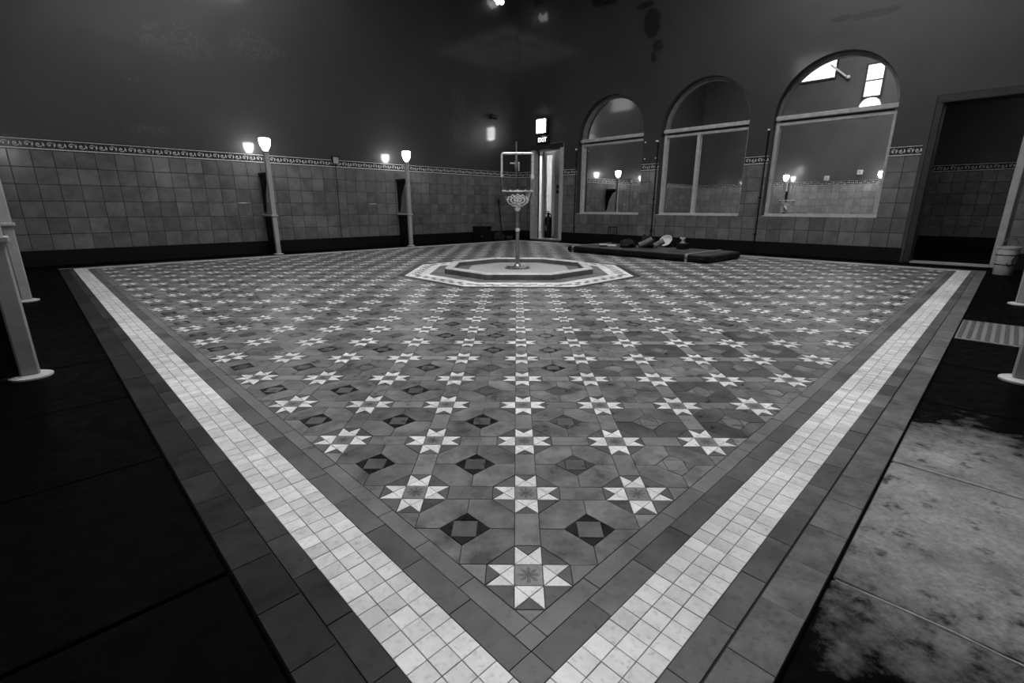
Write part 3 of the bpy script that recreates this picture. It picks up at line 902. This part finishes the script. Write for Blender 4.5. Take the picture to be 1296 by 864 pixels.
mb = MB(); mb.tube([(-.48, 0, .02), (.48, 0, .02)], .03, 10); obj('tube', mb, M['tube'], t)
t = tag(empty('lobby_lamp', W(9.0, 8.0, 2.55), D45), 'small round lamp on the lobby ceiling behind the door', 'lamp')
mb = MB(); mb.lathe([(.12, .15), (.12, .1)], 16); obj('lamp_body', mb, M['whitep'], t)
mb = MB(); mb.lathe([(.11, .1), (.09, .05), (.04, .03)], 16); obj('diffuser', mb, M['lobby'], t)
sw = tag(empty('passage_switch', W(9.395, 7.9, 1.2), D45), 'dark switch box on the inner passage wall', 'switch')
mb = MB(); mb.bbox(-.03, 0, -.05, .05, -.1, .1, .004); obj('switch_box', mb, M['blackp'], sw)
mb = MB(); mb.box(-.036, -.03, -.02, .02, -.03, .03); obj('rocker', mb, M['door'], sw)

# fire extinguisher in the lobby
t = tag(empty('fire_extinguisher', W(8.78, 7.69, -.015), D45), 'dark fire extinguisher standing in the far doorway', 'extinguisher')
mb = MB(); mb.lathe([(.085, 0), (.09, .02), (.09, .45), (.075, .51), (.03, .55), (.03, .58)], 18); obj('cylinder', mb, M['blackp'], t, smooth=True)
mb = MB(); mb.box(-.03, .03, -.02, .02, .58, .62); mb.box(-.12, .03, -.012, .012, .62, .635); mb.box(-.11, .02, -.012, .012, .655, .668); obj('valve_lever', mb, M['blackp'], t)
mb = MB(); mb.tube([(.03, 0, .6), (.1, 0, .6), (.13, .02, .5), (.12, .03, .3), (.115, .03, .15)], .012, 8); obj('hose', mb, M['blackp'], t)
mb = MB(); mb.tube([(-.06 * math.cos(q), -.0905 * 1 * math.cos((q - 1.57)) if False else 0, 0) for q in (0, 1)], .001, 4)
mb = MB()
for k in range(6):
    t0, t1 = PI * .8 + k * .16, PI * .8 + (k + 1) * .16
    mb.poly([(.0915 * math.cos(t0), .0915 * math.sin(t0), .2), (.0915 * math.cos(t1), .0915 * math.sin(t1), .2), (.0915 * math.cos(t1), .0915 * math.sin(t1), .33), (.0915 * math.cos(t0), .0915 * math.sin(t0), .33)])
obj('label_band', mb, M['greycloth'], t)

# bulkhead lamp and exit sign above the door
t = tag(empty('bulkhead_lamp', W(WALL, 7.44, 2.53), D45), 'bright square bulkhead lamp above the far door', 'lamp')
mb = MB(); mb.bbox(-.10, 0, -.17, .17, -.17, .17, .02); obj('housing', mb, M['blackp'], t)
mb = MB(); mb.bbox(-.125, -.095, -.135, .135, -.14, .14, .018); obj('diffuser', mb, M['bulk'], t)
t = tag(empty('exit_sign', W(WALL, 7.44, 2.24), D45), 'small lit exit sign box between the bulkhead lamp and the door', 'sign')
mb = MB(); mb.bbox(-.06, 0, -.19, .19, -.075, .075, .008); obj('sign_box', mb, M['blackp'], t)
cu = bpy.data.curves.new('letters', 'FONT'); cu.body = 'EXIT'; cu.size = .13; cu.align_x = 'CENTER'; cu.align_y = 'CENTER'; cu.extrude = .002; cu.offset = .002
tmp = bpy.data.objects.new('letters_tmp', cu); COL.objects.link(tmp)
dg = bpy.context.evaluated_depsgraph_get()
me = bpy.data.meshes.new_from_object(tmp.evaluated_get(dg)); bpy.data.objects.remove(tmp)
me.materials.clear(); me.materials.append(M['signlit'])
lt = bpy.data.objects.new('letters', me); COL.objects.link(lt); lt.parent = t; lt.location = (-.063, 0, 0)
lt.rotation_euler = (PI / 2, 0, -PI / 2)
mb = MB(); mb.box(-.045, -.01, -.05, .05, .075, .1); obj('bracket', mb, M['whitep'], t)

# ------------------------------------------------------------------ doorway 2: dark opening on the right with a hall behind
d = struct(empty('door_2', W(WALL, -.02, 0), D45), 'dark framed open doorway at the right end of the window wall', 'door')
mb = MB(); mb.bbox(-.035, TH, .40, .485, WZ, 2.16, .01); obj('jamb', mb, M['darkframe'], d)
mb = MB(); mb.bbox(-.035, TH, -.50, -.42, WZ, 2.16, .01); obj('jamb', mb, M['post'], d)
mb = MB(); mb.bbox(-.04, TH, -.50, .485, 2.07, 2.17, .01); obj('lintel', mb, M['darkframe'], d)
mb = MB(); mb.bbox(-.02, TH, -.42, .40, WZ, .01, .004); obj('threshold', mb, M['door'], d)
mb = MB(); mb.box(TB, 12.9, -2.4, 2.0, -.14, -.015)
struct(obj('floor_hall', mb, M['walk'], rz=D45), 'dark floor of the hall beyond the right doorway', 'floor')
mb = MB(); mb.box(12.7, 12.9, -2.4, 2.0, -.015, 3.2)
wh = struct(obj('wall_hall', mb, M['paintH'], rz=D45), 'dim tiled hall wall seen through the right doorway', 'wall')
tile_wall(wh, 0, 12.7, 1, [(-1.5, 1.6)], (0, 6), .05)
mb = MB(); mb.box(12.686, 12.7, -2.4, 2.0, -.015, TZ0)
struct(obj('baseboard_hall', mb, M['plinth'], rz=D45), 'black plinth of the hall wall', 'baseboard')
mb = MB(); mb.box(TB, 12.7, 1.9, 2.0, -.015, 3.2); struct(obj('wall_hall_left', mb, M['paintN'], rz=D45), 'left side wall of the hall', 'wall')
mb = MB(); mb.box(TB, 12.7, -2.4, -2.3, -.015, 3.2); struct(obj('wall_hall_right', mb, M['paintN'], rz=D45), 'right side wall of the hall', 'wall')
mb = MB(); mb.box(TB, 12.9, -2.4, 2.0, 3.2, 3.3); struct(obj('ceiling_hall', mb, M['soffit'], rz=D45), 'dark ceiling of the hall', 'ceiling')
t = tag(empty('hall_fill_lamp', W(10.2, -1.6, 2.895), D45), 'unseen round lamp added to brighten the hall wall', 'lamp')  # lamp added out of view so the hall tiles show
mb = MB(); mb.lathe([(.26, .3), (.26, .2)], 20); obj('lamp_body', mb, M['whitep'], t)
mb = MB(); mb.lathe([(.25, .2), (.2, .13), (.08, .1)], 20); obj('diffuser', mb, M['hallfill'], t)

# ------------------------------------------------------------------ lamp posts with bench ends (post base at origin, wall towards +y at 0.39)
def lamp_post():
    t = empty('lamp_post', (0, 0, 0))
    mb = MB(); mb.lathe([(.078, 0), (.078, .008), (.06, .014), (.048, .016)], 20); obj('foot_plate', mb, M['foot'], t, smooth=True)
    mb = MB(); mb.bbox(-.034, .034, -.034, .034, .014, 1.58, .007); obj('post', mb, M['post'], t)
    mb = MB(); mb.lathe([(.045, 1.58), (.05, 1.59), (.04, 1.605), (.03, 1.615)], 16); obj('lamp_collar', mb, M['metal'], t, smooth=True)
    mb = MB(); mb.lathe([(.032, 1.612), (.05, 1.635), (.072, 1.68), (.082, 1.74), (.08, 1.785), (.06, 1.79)], 18); obj('lamp_glass', mb, M['lampglass'], t, smooth=True)
    mb = MB(); mb.bbox(-.016, .016, .034, .375, .014, .602, .003); obj('bench_end_panel', mb, M['panel'], t)
    mb = MB(); mb.bbox(-.055, .055, -.05, .378, .605, .632, .005); obj('arm_rail', mb, M['post'], t)
    # upper bracket tapering down along the wall
    mb = MB()
    prof = [(.05, 1.262), (.375, 1.262), (.375, .66), (.335, .7), (.27, .98), (.15, 1.17), (.05, 1.225)]
    mb.add([(-.014, y, z) for y, z in prof] + [(.014, y, z) for y, z in prof],
           [tuple(range(7)), tuple(range(13, 6, -1))] + [(i, i + 7, (i + 1) % 7 + 7, (i + 1) % 7) for i in range(7)])
    obj('bracket', mb, M['panel'], t)
    mb = MB(); mb.bbox(-.04, .04, .034, .378, 1.265, 1.29, .004); obj('bracket_rail', mb, M['panel'], t)
    return t
proto = lamp_post()
spots = [(2.28, 7.9, 0, 'lit tulip lamp on a cream post against the left wall, nearer the camera'),
         (4.85, 7.9, 0, 'lit tulip lamp on a cream post against the left wall, nearer the far corner'),
         (-.73, 5.05, PI / 2, 'cream post of a lamp at the left edge, behind the nearest left post'),
         (-.73, 2.47, PI / 2, 'wide cream post with round white foot nearest at the left edge'),
         (5.02, -.73, PI, 'cream post with round foot at the right edge beyond the grating'),
         (2.47, -.73, PI, 'nearest post at the right edge, only its white foot showing'),
         (-.73, 7.55, PI / 2, 'lamp post in the left corner of the room, hidden from view')]
for k, (a, b, r, lab) in enumerate(spots[:6]):
    o = proto if k == 0 else copy_tree(proto)
    o.location = W(a, b, WZ); o.rotation_euler = (0, 0, D45 + r)
    tag(o, lab, 'lamp post', 'lamp posts round the tiled floor')

# ------------------------------------------------------------------ fountain basin
t = tag(empty('fountain_basin', (CX, CY, 0)), 'low octagonal stone basin in the middle of the tiled floor', 'basin')
RA, RB, RH = .86, .765, .068
tn = math.tan(PI / 8)
for k in range(8):
    c, s = math.cos(k * PI / 4), math.sin(k * PI / 4)
    def T(u, v, z): return (c * u - s * v, s * u + c * v, z)
    g = .003
    def ringp(d0, d1, z):
        return [T(RB + d0, -(RB + d0) * tn + g, z), T(RA - d1, -(RA - d1) * tn + g, z), T(RA - d1, (RA - d1) * tn - g, z), T(RB + d0, (RB + d0) * tn - g, z)]
    mb = MB()
    mb.add(ringp(0, 0, -.004) + ringp(0, 0, RH - .012), [(i, (i + 1) % 4, 4 + (i + 1) % 4, 4 + i) for i in range(4)], 1)
    mb.add(ringp(0, 0, RH - .012) + ringp(.01, .01, RH), [(4, 5, 6, 7)] + [(i, (i + 1) % 4, 4 + (i + 1) % 4, 4 + i) for i in range(4)], 0)
    obj('rim_stone', mb, [M['stone'], M['stoned']], t)
def octa(r, z0, z1):
    mb = MB(); rr = r / math.cos(PI / 8)
    vs = [(rr * math.cos(PI / 8 + k * PI / 4), rr * math.sin(PI / 8 + k * PI / 4), z) for z in (z0, z1) for k in range(8)]
    mb.add(vs, [tuple(range(8, 16)), tuple(range(7, -1, -1))] + [(i, (i + 1) % 8, 8 + (i + 1) % 8, 8 + i) for i in range(8)])
    return mb
obj('basin_floor', octa(RB, -.004, .008), M['stoned'], t)
obj('inner_slab', octa(.60, .008, .022), M['terrazzo'], t)

# glass bowl fountain with its overhead pipe
t = tag(empty('drinking_fountain', (CX - .015, CY, .022)), 'slim pipe fountain with glass bowl standing in the octagonal basin', 'fountain')
zb = -.022
mb = MB(); mb.lathe([(.155, 0), (.155, .008), (.12, .018), (.05, .024), (.035, .05), (.022, .06)], 24); obj('base_flange', mb, M['metal'], t, smooth=True)
for k in range(8):
    q = 2 * PI * k / 8 + .2; mb = MB(); mb.lathe([(.012, .008), (.012, .022), (.006, .026)], 6, (.135 * math.cos(q), .135 * math.sin(q)))
    obj('base_bolt', mb, M['metal'], t)
mb = MB(); mb.lathe([(.026, .05), (.026, .25), (.021, .26), (.021, .45), (.017, .46), (.017, .735 + zb)], 14); obj('stem', mb, M['metal'], t, smooth=True)
mb = MB(); mb.lathe([(.02, .44), (.028, .45), (.028, .47), (.02, .48)], 14); obj('stem_collar', mb, M['chrome'], t, smooth=True)
mb = MB(); mb.lathe([(.02, .70 + zb), (.032, .715 + zb), (.034, .735 + zb), (.02, .74 + zb)], 14); obj('stem_collar', mb, M['chrome'], t, smooth=True)
prof = []
for k in range(11):
    q = -PI / 2 + (PI / 2) * k / 10
    prof.append((.172 * math.cos(q) if k else .02, .925 + zb + .185 * math.sin(q)))
inner = [(max(.012, r - .005), z + .004) for r, z in reversed(prof)]
mb = MB(); mb.lathe(prof + inner, 32, cap=False); obj('glass_bowl', mb, M['glass'], t, smooth=True)
mb = MB(); mb.tube([(.174 * math.cos(2 * PI * k / 32), .174 * math.sin(2 * PI * k / 32), .925 + zb) for k in range(32)], .006, 8, closed=True)
for k in range(12):
    q = 2 * PI * k / 12; mb.blob((.176 * math.cos(q), .176 * math.sin(q), .93 + zb), (.011, .011, .011), k, 4, 0)
obj('bowl_rim', mb, M['chrome'], t, smooth=True)
mb = MB()
for k in range(3):
    r = .122 - .04 * k
    mb.tube([(r * (1 + .06 * math.cos(12 * q)) * math.cos(q), r * (1 + .06 * math.cos(12 * q)) * math.sin(q), .006 * math.cos(12 * q) * (1 - k / 5)) for q in [2 * PI * i / 60 for i in range(60)]], .0065, 6, closed=True)
rose = obj('shell_rose', mb, M['rose'], t, (0, .005, .825 + zb), smooth=True); rose.rotation_euler = (.5, 0, 0)
xl, xr = -.187, .172; zt = 1.345 + zb
def bend(pts, rr=.025):
    out = [Vector(pts[0])]
    for i in range(1, len(pts) - 1):
        p, a, b = Vector(pts[i]), Vector(pts[i - 1]), Vector(pts[i + 1])
        u = (a - p).normalized() * rr; v = (b - p).normalized() * rr
        for k in range(6):
            s = k / 5; out.append(p + u * (1 - s) ** 2 + v * s ** 2)
    out.append(Vector(pts[-1])); return out
mb = MB(); mb.tube(bend([(xl, 0, 1.10 + zb), (xl, 0, zt), (xr, 0, zt), (xr, 0, 1.10 + zb)]), .0125, 10); obj('overhead_pipe', mb, M['chrome'], t, smooth=True)
mb = MB(); mb.tube([(xl, 0, 1.1 + zb), (-.174, 0, .93 + zb)], .004, 6); obj('hanger_rod', mb, M['metal'], t, smooth=True)
mb = MB(); mb.tube([(xr, 0, 1.1 + zb), (.174, 0, .93 + zb)], .004, 6); obj('hanger_rod', mb, M['metal'], t, smooth=True)
mb = MB(); mb.lathe([(.012, 1.06 + zb), (.022, 1.07 + zb), (.022, 1.1 + zb), (.014, 1.115 + zb)], 12, (xr, 0)); obj('pipe_collar', mb, M['chrome'], t, smooth=True)
mb = MB(); mb.lathe([(.006, 1.08 + zb), (.016, 1.09 + zb), (.016, 1.1 + zb), (.013, 1.11 + zb)], 12, (xl, 0)); obj('pipe_collar', mb, M['chrome'], t, smooth=True)
mb = MB(); mb.lathe([(.004, 1.10 + zb), (.009, 1.13 + zb), (.011, 1.17 + zb), (.02, 1.19 + zb), (.02, 1.25 + zb), (.013, 1.27 + zb), (.013, zt)], 12, (-.018, 0)); obj('valve_body', mb, M['metal'], t, smooth=True)
mb = MB(); mb.tube([(-.018, 0, zt), (-.018, 0, 1.47 + zb)], .008, 8); obj('spindle', mb, M['metal'], t, smooth=True)
mb = MB(); mb.tube([(-.075, 0, 1.235 + zb), (.02, 0, 1.235 + zb)], .009, 8); mb.blob((-.08, 0, 1.235 + zb), (.014, .014, .014), 1, 5, 0); obj('valve_handle', mb, M['metal'], t, smooth=True)
mb = MB(); mb.tube([(.012, 0, 1.25 + zb), (.012, 0, 1.15 + zb)], [.008, .006], 8); obj('spout', mb, M['chrome'], t, smooth=True)

# ------------------------------------------------------------------ things on the floor
t = tag(empty('folded_mat', W(6.5, 3.52, 0), D45 - .02), 'long low black padded mat lying beyond the fountain under the middle window', 'mat')
L2, W2 = 1.27, .56
def slab(l, w_, z0, z1, ch):
    mb = MB()
    def ring(d, z): return [(-w_ + d, -l + d + ch, z), (-w_ + d + ch, -l + d, z), (w_ - d - ch, -l + d, z), (w_ - d, -l + d + ch, z), (w_ - d, l - d - ch, z), (w_ - d - ch, l - d, z), (-w_ + d + ch, l - d, z), (-w_ + d, l - d - ch, z)]
    vs = ring(.02, z0) + ring(0, z0 + (z1 - z0) * .35) + ring(0, z1 - .015) + ring(.015, z1)
    mb.add(vs, [tuple(range(24, 32)), tuple(range(7, -1, -1))] + [(k * 8 + i, k * 8 + (i + 1) % 8, k * 8 + 8 + (i + 1) % 8, k * 8 + 8 + i) for k in range(3) for i in range(8)])
    return mb
obj('mat_body', slab(L2, W2, 0.001, .1, .06), M['rubber'], t)
obj('mat_top', slab(L2 - .05, W2 - .05, .099, .108, .05), M['mattop'], t)
mb = MB(); mb.tube([(-W2 - .002, -L2 + .06 + k * (2 * L2 - .12) / 6, .055) for k in range(7)], .008, 6); obj('piping', mb, M['rubber'], t)
for y in (-L2 + .32, L2 - .16):
    mb = MB(); w3 = W2 + .006
    pr = [(-w3, .01), (-w3, .092), (-w3 + .03, .111), (w3 - .03, .111), (w3, .092), (w3, .01)]
    for (x0, z0), (x1, z1) in zip(pr[:-1], pr[1:]):
        mb.add([(x0, y - .02, z0), (x1, y - .02, z1), (x1, y + .02, z1), (x0, y + .02, z0), (x0, y - .02, z0 + .004), (x1, y - .02, z1 + .004), (x1, y + .02, z1 + .004), (x0, y + .02, z0 + .004)],
               [(3, 2, 1, 0), (4, 5, 6, 7), (0, 1, 5, 4), (2, 3, 7, 6), (1, 2, 6, 5), (3, 0, 4, 7)])
    obj('strap', mb, M['strap'], t)
MZ = .1085
def lump(name, a, b, r, mat, seed, label, cat, amp=.35, rz=0.0, z=MZ):
    mb = MB(); mb.blob((0, 0, r[2] * .62), r, seed, 9, amp)
    return tag(obj(name, mb, M[mat], None, W(a, b, z), D45 + rz, smooth=True), label, cat)
t = tag(empty('white_hand_brush', W(6.3, 4.15, MZ), D45 + 2.0), 'small white handled brush lying alone on the left of the mat', 'brush')
mb = MB(); mb.bbox(-.13, .02, -.02, .02, .005, .035, .008); obj('handle', mb, M['whitep'], t)
mb = MB(); mb.bbox(.02, .15, -.03, .03, .02, .04, .006); obj('head', mb, M['whitep'], t)
mb = MB(); mb.box(.025, .145, -.026, .026, 0, .02); obj('bristles', mb, M['darkcloth'], t)
lump('crumpled_sack', 6.42, 3.86, (.13, .14, .08), 'darkcloth', 3, 'dark crumpled sack on the mat beside the small white brush', 'sack')
lump('cloth_bundle', 6.62, 3.62, (.11, .12, .11), 'darkcloth', 5, 'dark cloth bundle in the middle of the clutter on the mat', 'cloth')
for k, (a, b, lean, lab) in enumerate(((6.36, 3.60, .5, 'short grey roll leaning on the cloth bundle, left one of two'), (6.42, 3.36, .35, 'short grey roll leaning on the cloth bundle, right one of two'))):
    t = tag(empty('grey_roll', W(a, b, MZ), D45), lab, 'roll', 'grey rolls on the mat')
    mb = MB(); mb.tube([(-.01, 0, .05), (.1 * lean, -.16 * lean, .09), (.2 * lean, -.32 * lean, .15 - .02 * k)], .045, 14); obj('roll_body', mb, M['greycloth'], t, smooth=True)
    mb = MB(); c0 = Vector((.2 * lean, -.32 * lean, .15 - .02 * k)); dr = Vector((.1 * lean, -.16 * lean, .06)).normalized()
    mb.tube([c0 + dr * .001, c0 + dr * .004], .03, 12); obj('roll_core', mb, M['whitep'], t)
t = tag(empty('white_basin', W(6.85, 3.42, MZ), D45), 'white oval basin tilted up at the right of the clutter on the mat', 'basin')
mb = MB(); pf = [(.04, .0), (.075, .015), (.105, .055), (.11, .06), (.1, .06), (.07, .022), (.015, .01)]
mb.lathe(pf, 20); bo = obj('bowl', mb, M['whitep'], t, smooth=True); bo.rotation_euler = (0, -.9, 0); bo.location = (.06, 0, .075)
mb = MB(); mb.bbox(.09, .2, -.06, .06, 0, .12, .01); obj('prop', mb, M['blackp'], t)
t = tag(empty('spray_bottle', W(7.0, 3.18, MZ), D45 + 1.2), 'pale spray bottle standing at the right end of the clutter on the mat', 'bottle')
mb = MB(); mb.lathe([(.04, 0), (.045, .015), (.045, .08), (.02, .11), (.016, .125)], 16); obj('bottle_body', mb, M['bucket'], t, smooth=True)
mb = MB(); mb.box(-.016, .016, -.016, .016, .125, .14); mb.box(-.03, .06, -.015, .015, .14, .165); obj('spray_head', mb, M['whitep'], t)
mb = MB(); mb.box(.03, .04, -.01, .01, .1, .14); obj('trigger', mb, M['blackp'], t)
t = tag(empty('dark_toolbox', W(6.75, 3.05, MZ), D45), 'dark low box behind the spray bottle on the mat', 'box')
mb = MB(); mb.bbox(-.09, .09, -.07, .07, 0, .09, .008); obj('box_body', mb, M['blackp'], t)
mb = MB(); mb.tube([(-.05, 0, .09), (-.05, 0, .12), (.05, 0, .12), (.05, 0, .09)], .008, 6); obj('handle', mb, M['metal'], t)

# dark crate and stick by the left wall near the corner
t = tag(empty('black_crate', W(6.93, 8.1, WZ), D45), 'black crate on the walkway by the left wall near the corner', 'crate')
mb = MB(); q = .012
mb.box(-.17, .17, -.12, .12, 0, q); mb.box(-.17, .17, -.12, -.12 + q, q, .32); mb.box(-.17, .17, .12 - q, .12, q, .32); mb.box(-.17, -.17 + q, -.12 + q, .12 - q, q, .32); mb.box(.17 - q, .17, -.12 + q, .12 - q, q, .32); obj('crate_body', mb, M['blackp'], t)
mb = MB(); mb.box(-.18, .18, -.13, -.12, .29, .33); mb.box(-.18, .18, .12, .13, .29, .33); mb.box(-.18, -.17, -.12, .12, .29, .33); mb.box(.17, .18, -.12, .12, .29, .33); obj('crate_rim', mb, M['blackp'], t)
mb = MB(); mb.box(-.12, -.1, -.125, -.12, .1, .13); obj('latch', mb, M['metal'], t)
lump('dark_bag', 7.34, 7.98, (.13, .13, .12), 'darkcloth', 9, 'small dark bag slumped on the floor right of the black crate', 'bag', z=WZ)
lump('dark_rag', 7.58, 7.86, (.11, .09, .06), 'darkcloth', 12, 'dark rag heap on the floor below the leaning stick', 'rag', z=WZ)
t = tag(empty('leaning_brush', W(7.6, 8.12, WZ), D45), 'thin black long handled brush leaning on the left wall near the corner', 'brush')
mb = MB(); mb.tube([(0, 0, .01), (-.02, .1, .86)], .013, 8); obj('handle', mb, M['blackp'], t)
mb = MB(); mb.tube([(-.02, .095, .86), (-.022, .105, .9), (-.022, .11, .95)], [.02, .036, .026], 10); obj('head', mb, M['darkcloth'], t)

# bucket and crate at the right
t = tag(empty('plastic_bucket', W(7.47, -.58, WZ), D45), 'pale plastic bucket with wire handle by the right doorway', 'bucket')
mb = MB(); mb.lathe([(.082, 0), (.086, .005), (.098, .30), (.106, .302), (.106, .325), (.096, .325), (.094, .3), (.08, .02)], 24); obj('bucket_body', mb, M['bucket'], t, smooth=True)
mb = MB()
for z in (.12, .23): mb.tube([((.086 + .04 * z) * math.cos(2 * PI * k / 24), (.086 + .04 * z) * math.sin(2 * PI * k / 24), z) for k in range(24)], .006, 6, closed=True)
obj('rib', mb, M['blackp'], t)
mb = MB(); mb.tube([(.074 * math.cos(PI * k / 12), -.074 * math.cos(PI * k / 12), .31 + .11 * math.sin(PI * k / 12)) for k in range(13)], .005, 6); obj('wire_handle', mb, M['metal'], t, smooth=True)
mb = MB(); mb.tube([(-.062, -.072, .22), (-.08, -.052, .17), (-.068, -.062, .12), (-.086, -.03, .1), (-.092, -.01, .14)], .005, 6); obj('paint_drip', mb, M['blackp'], t)
t = tag(empty('black_tub', W(7.24, -.89, WZ), D45), 'black tub beside the pale bucket at the right edge', 'tub')
mb = MB(); mb.lathe([(.15, 0), (.17, .28), (.19, .285), (.19, .305), (.17, .305), (.165, .28), (.14, .02)], 24); obj('tub_body', mb, M['blackp'], t, smooth=True)
mb = MB(); mb.tube([(.18 * math.cos(PI * k / 10), .02, .3 + .04 * math.sin(PI * k / 10)) for k in range(11)], .008, 6); obj('tub_handle', mb, M['blackp'], t)

# grating let into the right walkway
t = tag(empty('floor_grating', W(3.59, (NEAR + .12 + q0) / 2, WZ), D45), 'pale slotted metal grating set in the black right walkway', 'grating')
gl, gw = .34, (q0 - NEAR - .12) / 2 - .006
mb = MB(); mb.bbox(-gl, gl, -gw, gw, -.03, .004, .004); obj('plate', mb, M['grate'], t)
mb = MB()
nc = int(2 * gw / .038)
for c in range(nc):
    y = -gw + (c + .5) * 2 * gw / nc
    for k in range(15):
        x = -gl + .03 + k * (2 * gl - .06) / 14
        mb.add([(x - .018, y - .011, .0046), (x + .004, y - .011, .0046), (x + .018, y + .011, .0046), (x - .004, y + .011, .0046)], [(0, 1, 2, 3)])
obj('slots', mb, M['blackp'], t)['kind'] = 'stuff'

# ------------------------------------------------------------------ wall fittings
t = tag(empty('security_camera', W(7.4, WALL - .001, 2.73), D45), 'small black camera on the dark left wall near the corner', 'camera')
mb = MB(); mb.tube([(0, 0, 0), (0, -.03, 0)], .05, 14); obj('mount', mb, M['blackp'], t)
mb = MB(); mb.tube([(0, -.03, 0), (.02, -.08, -.01)], .018, 8); obj('arm', mb, M['blackp'], t)
mb = MB(); mb.tube([(-.07, -.09, .01), (.06, -.1, -.01), (.09, -.102, -.015)], [.045, .05, .042], 14); obj('camera_body', mb, M['blackp'], t, smooth=True)
t = tag(empty('junction_box', W(3.575, WALL - .018, 1.55), D45), 'small grey junction box on the left wall frieze', 'box')
mb = MB(); mb.bbox(-.05, .05, -.05, 0, -.05, .06, .006); obj('box_body', mb, M['door'], t)
mb = MB(); mb.box(-.055, .055, -.055, 0, .06, .075); mb.box(-.06, -.05, -.05, 0, -.05, .06); obj('box_lid', mb, M['blackp'], t)
mb = MB(); mb.tube([(0, -.02, -.05), (0, -.008, -.1), (0, 0, -1.35)], .005, 6); obj('cable', mb, M['blackp'], t)
for b, lab in ((6.46, 'thin dark conduit left of the arched window beside the far door'), (4.5, 'thin dark conduit left of the middle arched window'), (2.52, 'thin dark conduit left of the window with bright glare')):
    t = tag(empty('wall_conduit', W(WALL - .016, b, WZ), D45), lab, 'conduit', 'conduits beside the arched windows')
    mb = MB(); mb.tube([(0, 0, 0), (0, 0, 1.96)], .012, 8); obj('pipe', mb, M['blackp'], t)
    mb = MB(); mb.blob((-.012, 0, 1.97), (.022, .022, .022), 2, 5, 0); obj('end_cap', mb, M['whitep'], t)
    mb = MB(); mb.box(-.016, .008, -.022, .022, .9, .93); obj('clip', mb, M['blackp'], t)
    mb = MB(); mb.box(-.016, .008, -.022, .022, .3, .33); obj('clip', mb, M['blackp'], t)
for k, (b, z, lab) in enumerate(((4.78, 1.967, 'upper left'), (4.545, 1.972, 'upper right'), (4.775, 1.663, 'lower left'), (4.535, 1.662, 'lower right'))):
    t = tag(empty('wall_screw', W(WALL, b, z), D45), lab + ' white screw cap on the pier between first and middle windows', 'screw', 'screw caps on the pier')
    mb = MB(); mb.tube([(0, 0, 0), (-.008, 0, 0), (-.014, 0, 0)], [.017, .016, .008], 10); obj('cap', mb, M['whitep'], t)
    mb = MB(); mb.box(-.0155, -.0135, -.006, .006, -.0015, .0015); obj('screw_slot', mb, M['blackp'], t)
t = tag(empty('wall_vent', W(WALL - .009, 5.42, .185), D45), 'small dark vent grille low on the tiles under the first window', 'vent')
mb = MB(); mb.box(-.012, 0, -.11, -.1, 0, .17); mb.box(-.012, 0, .1, .11, 0, .17); mb.box(-.012, 0, -.1, .1, .16, .17); mb.box(-.012, 0, -.1, .1, 0, .01); obj('vent_frame', mb, M['blackp'], t)
for k in range(4):
    mb = MB(); y = -.06 + .04 * k; mb.add([(-.01, y - .008, .01), (-.01, y + .002, .01), (-.01, y + .012, .16), (-.01, y + .002, .16)], [(0, 1, 2, 3)]); obj('bar', mb, M['blackp'], t)
# pendant cluster high in the corner: its lowest bulbs reach into the picture
t = tag(empty('pendant_lamp', W(7.56, 8.2, CEIL), D45), 'cluster of bright bulbs hanging at the top edge near the corner', 'lamp')
PD = CEIL - 5.6
mb = MB(); mb.lathe([(.06, -.04), (.06, 0)], 14); mb.tube([(0, 0, 0), (0, 0, -.5 - PD)], .008, 6); obj('stem', mb, M['blackp'], t)
for k, (x, y, z) in enumerate(((-.08, -.02, -.55), (.02, .02, -.58), (.05, -.06, -.59), (.12, -.02, -.56), (0, -.1, -.53))):
    z -= PD
    mb = MB(); mb.lathe([(.012, z + .09), (.02, z + .08), (.045, z + .02), (.04, z - .02), (.015, z - .045)], 10, (x, y)); b_ = obj('bulb', mb, M['bulbs'], t, smooth=True)
    mb = MB(); mb.tube([(0, 0, -.48 - PD), (x, y, z + .09)], .006, 6); obj('arm', mb, M['metal'], t)
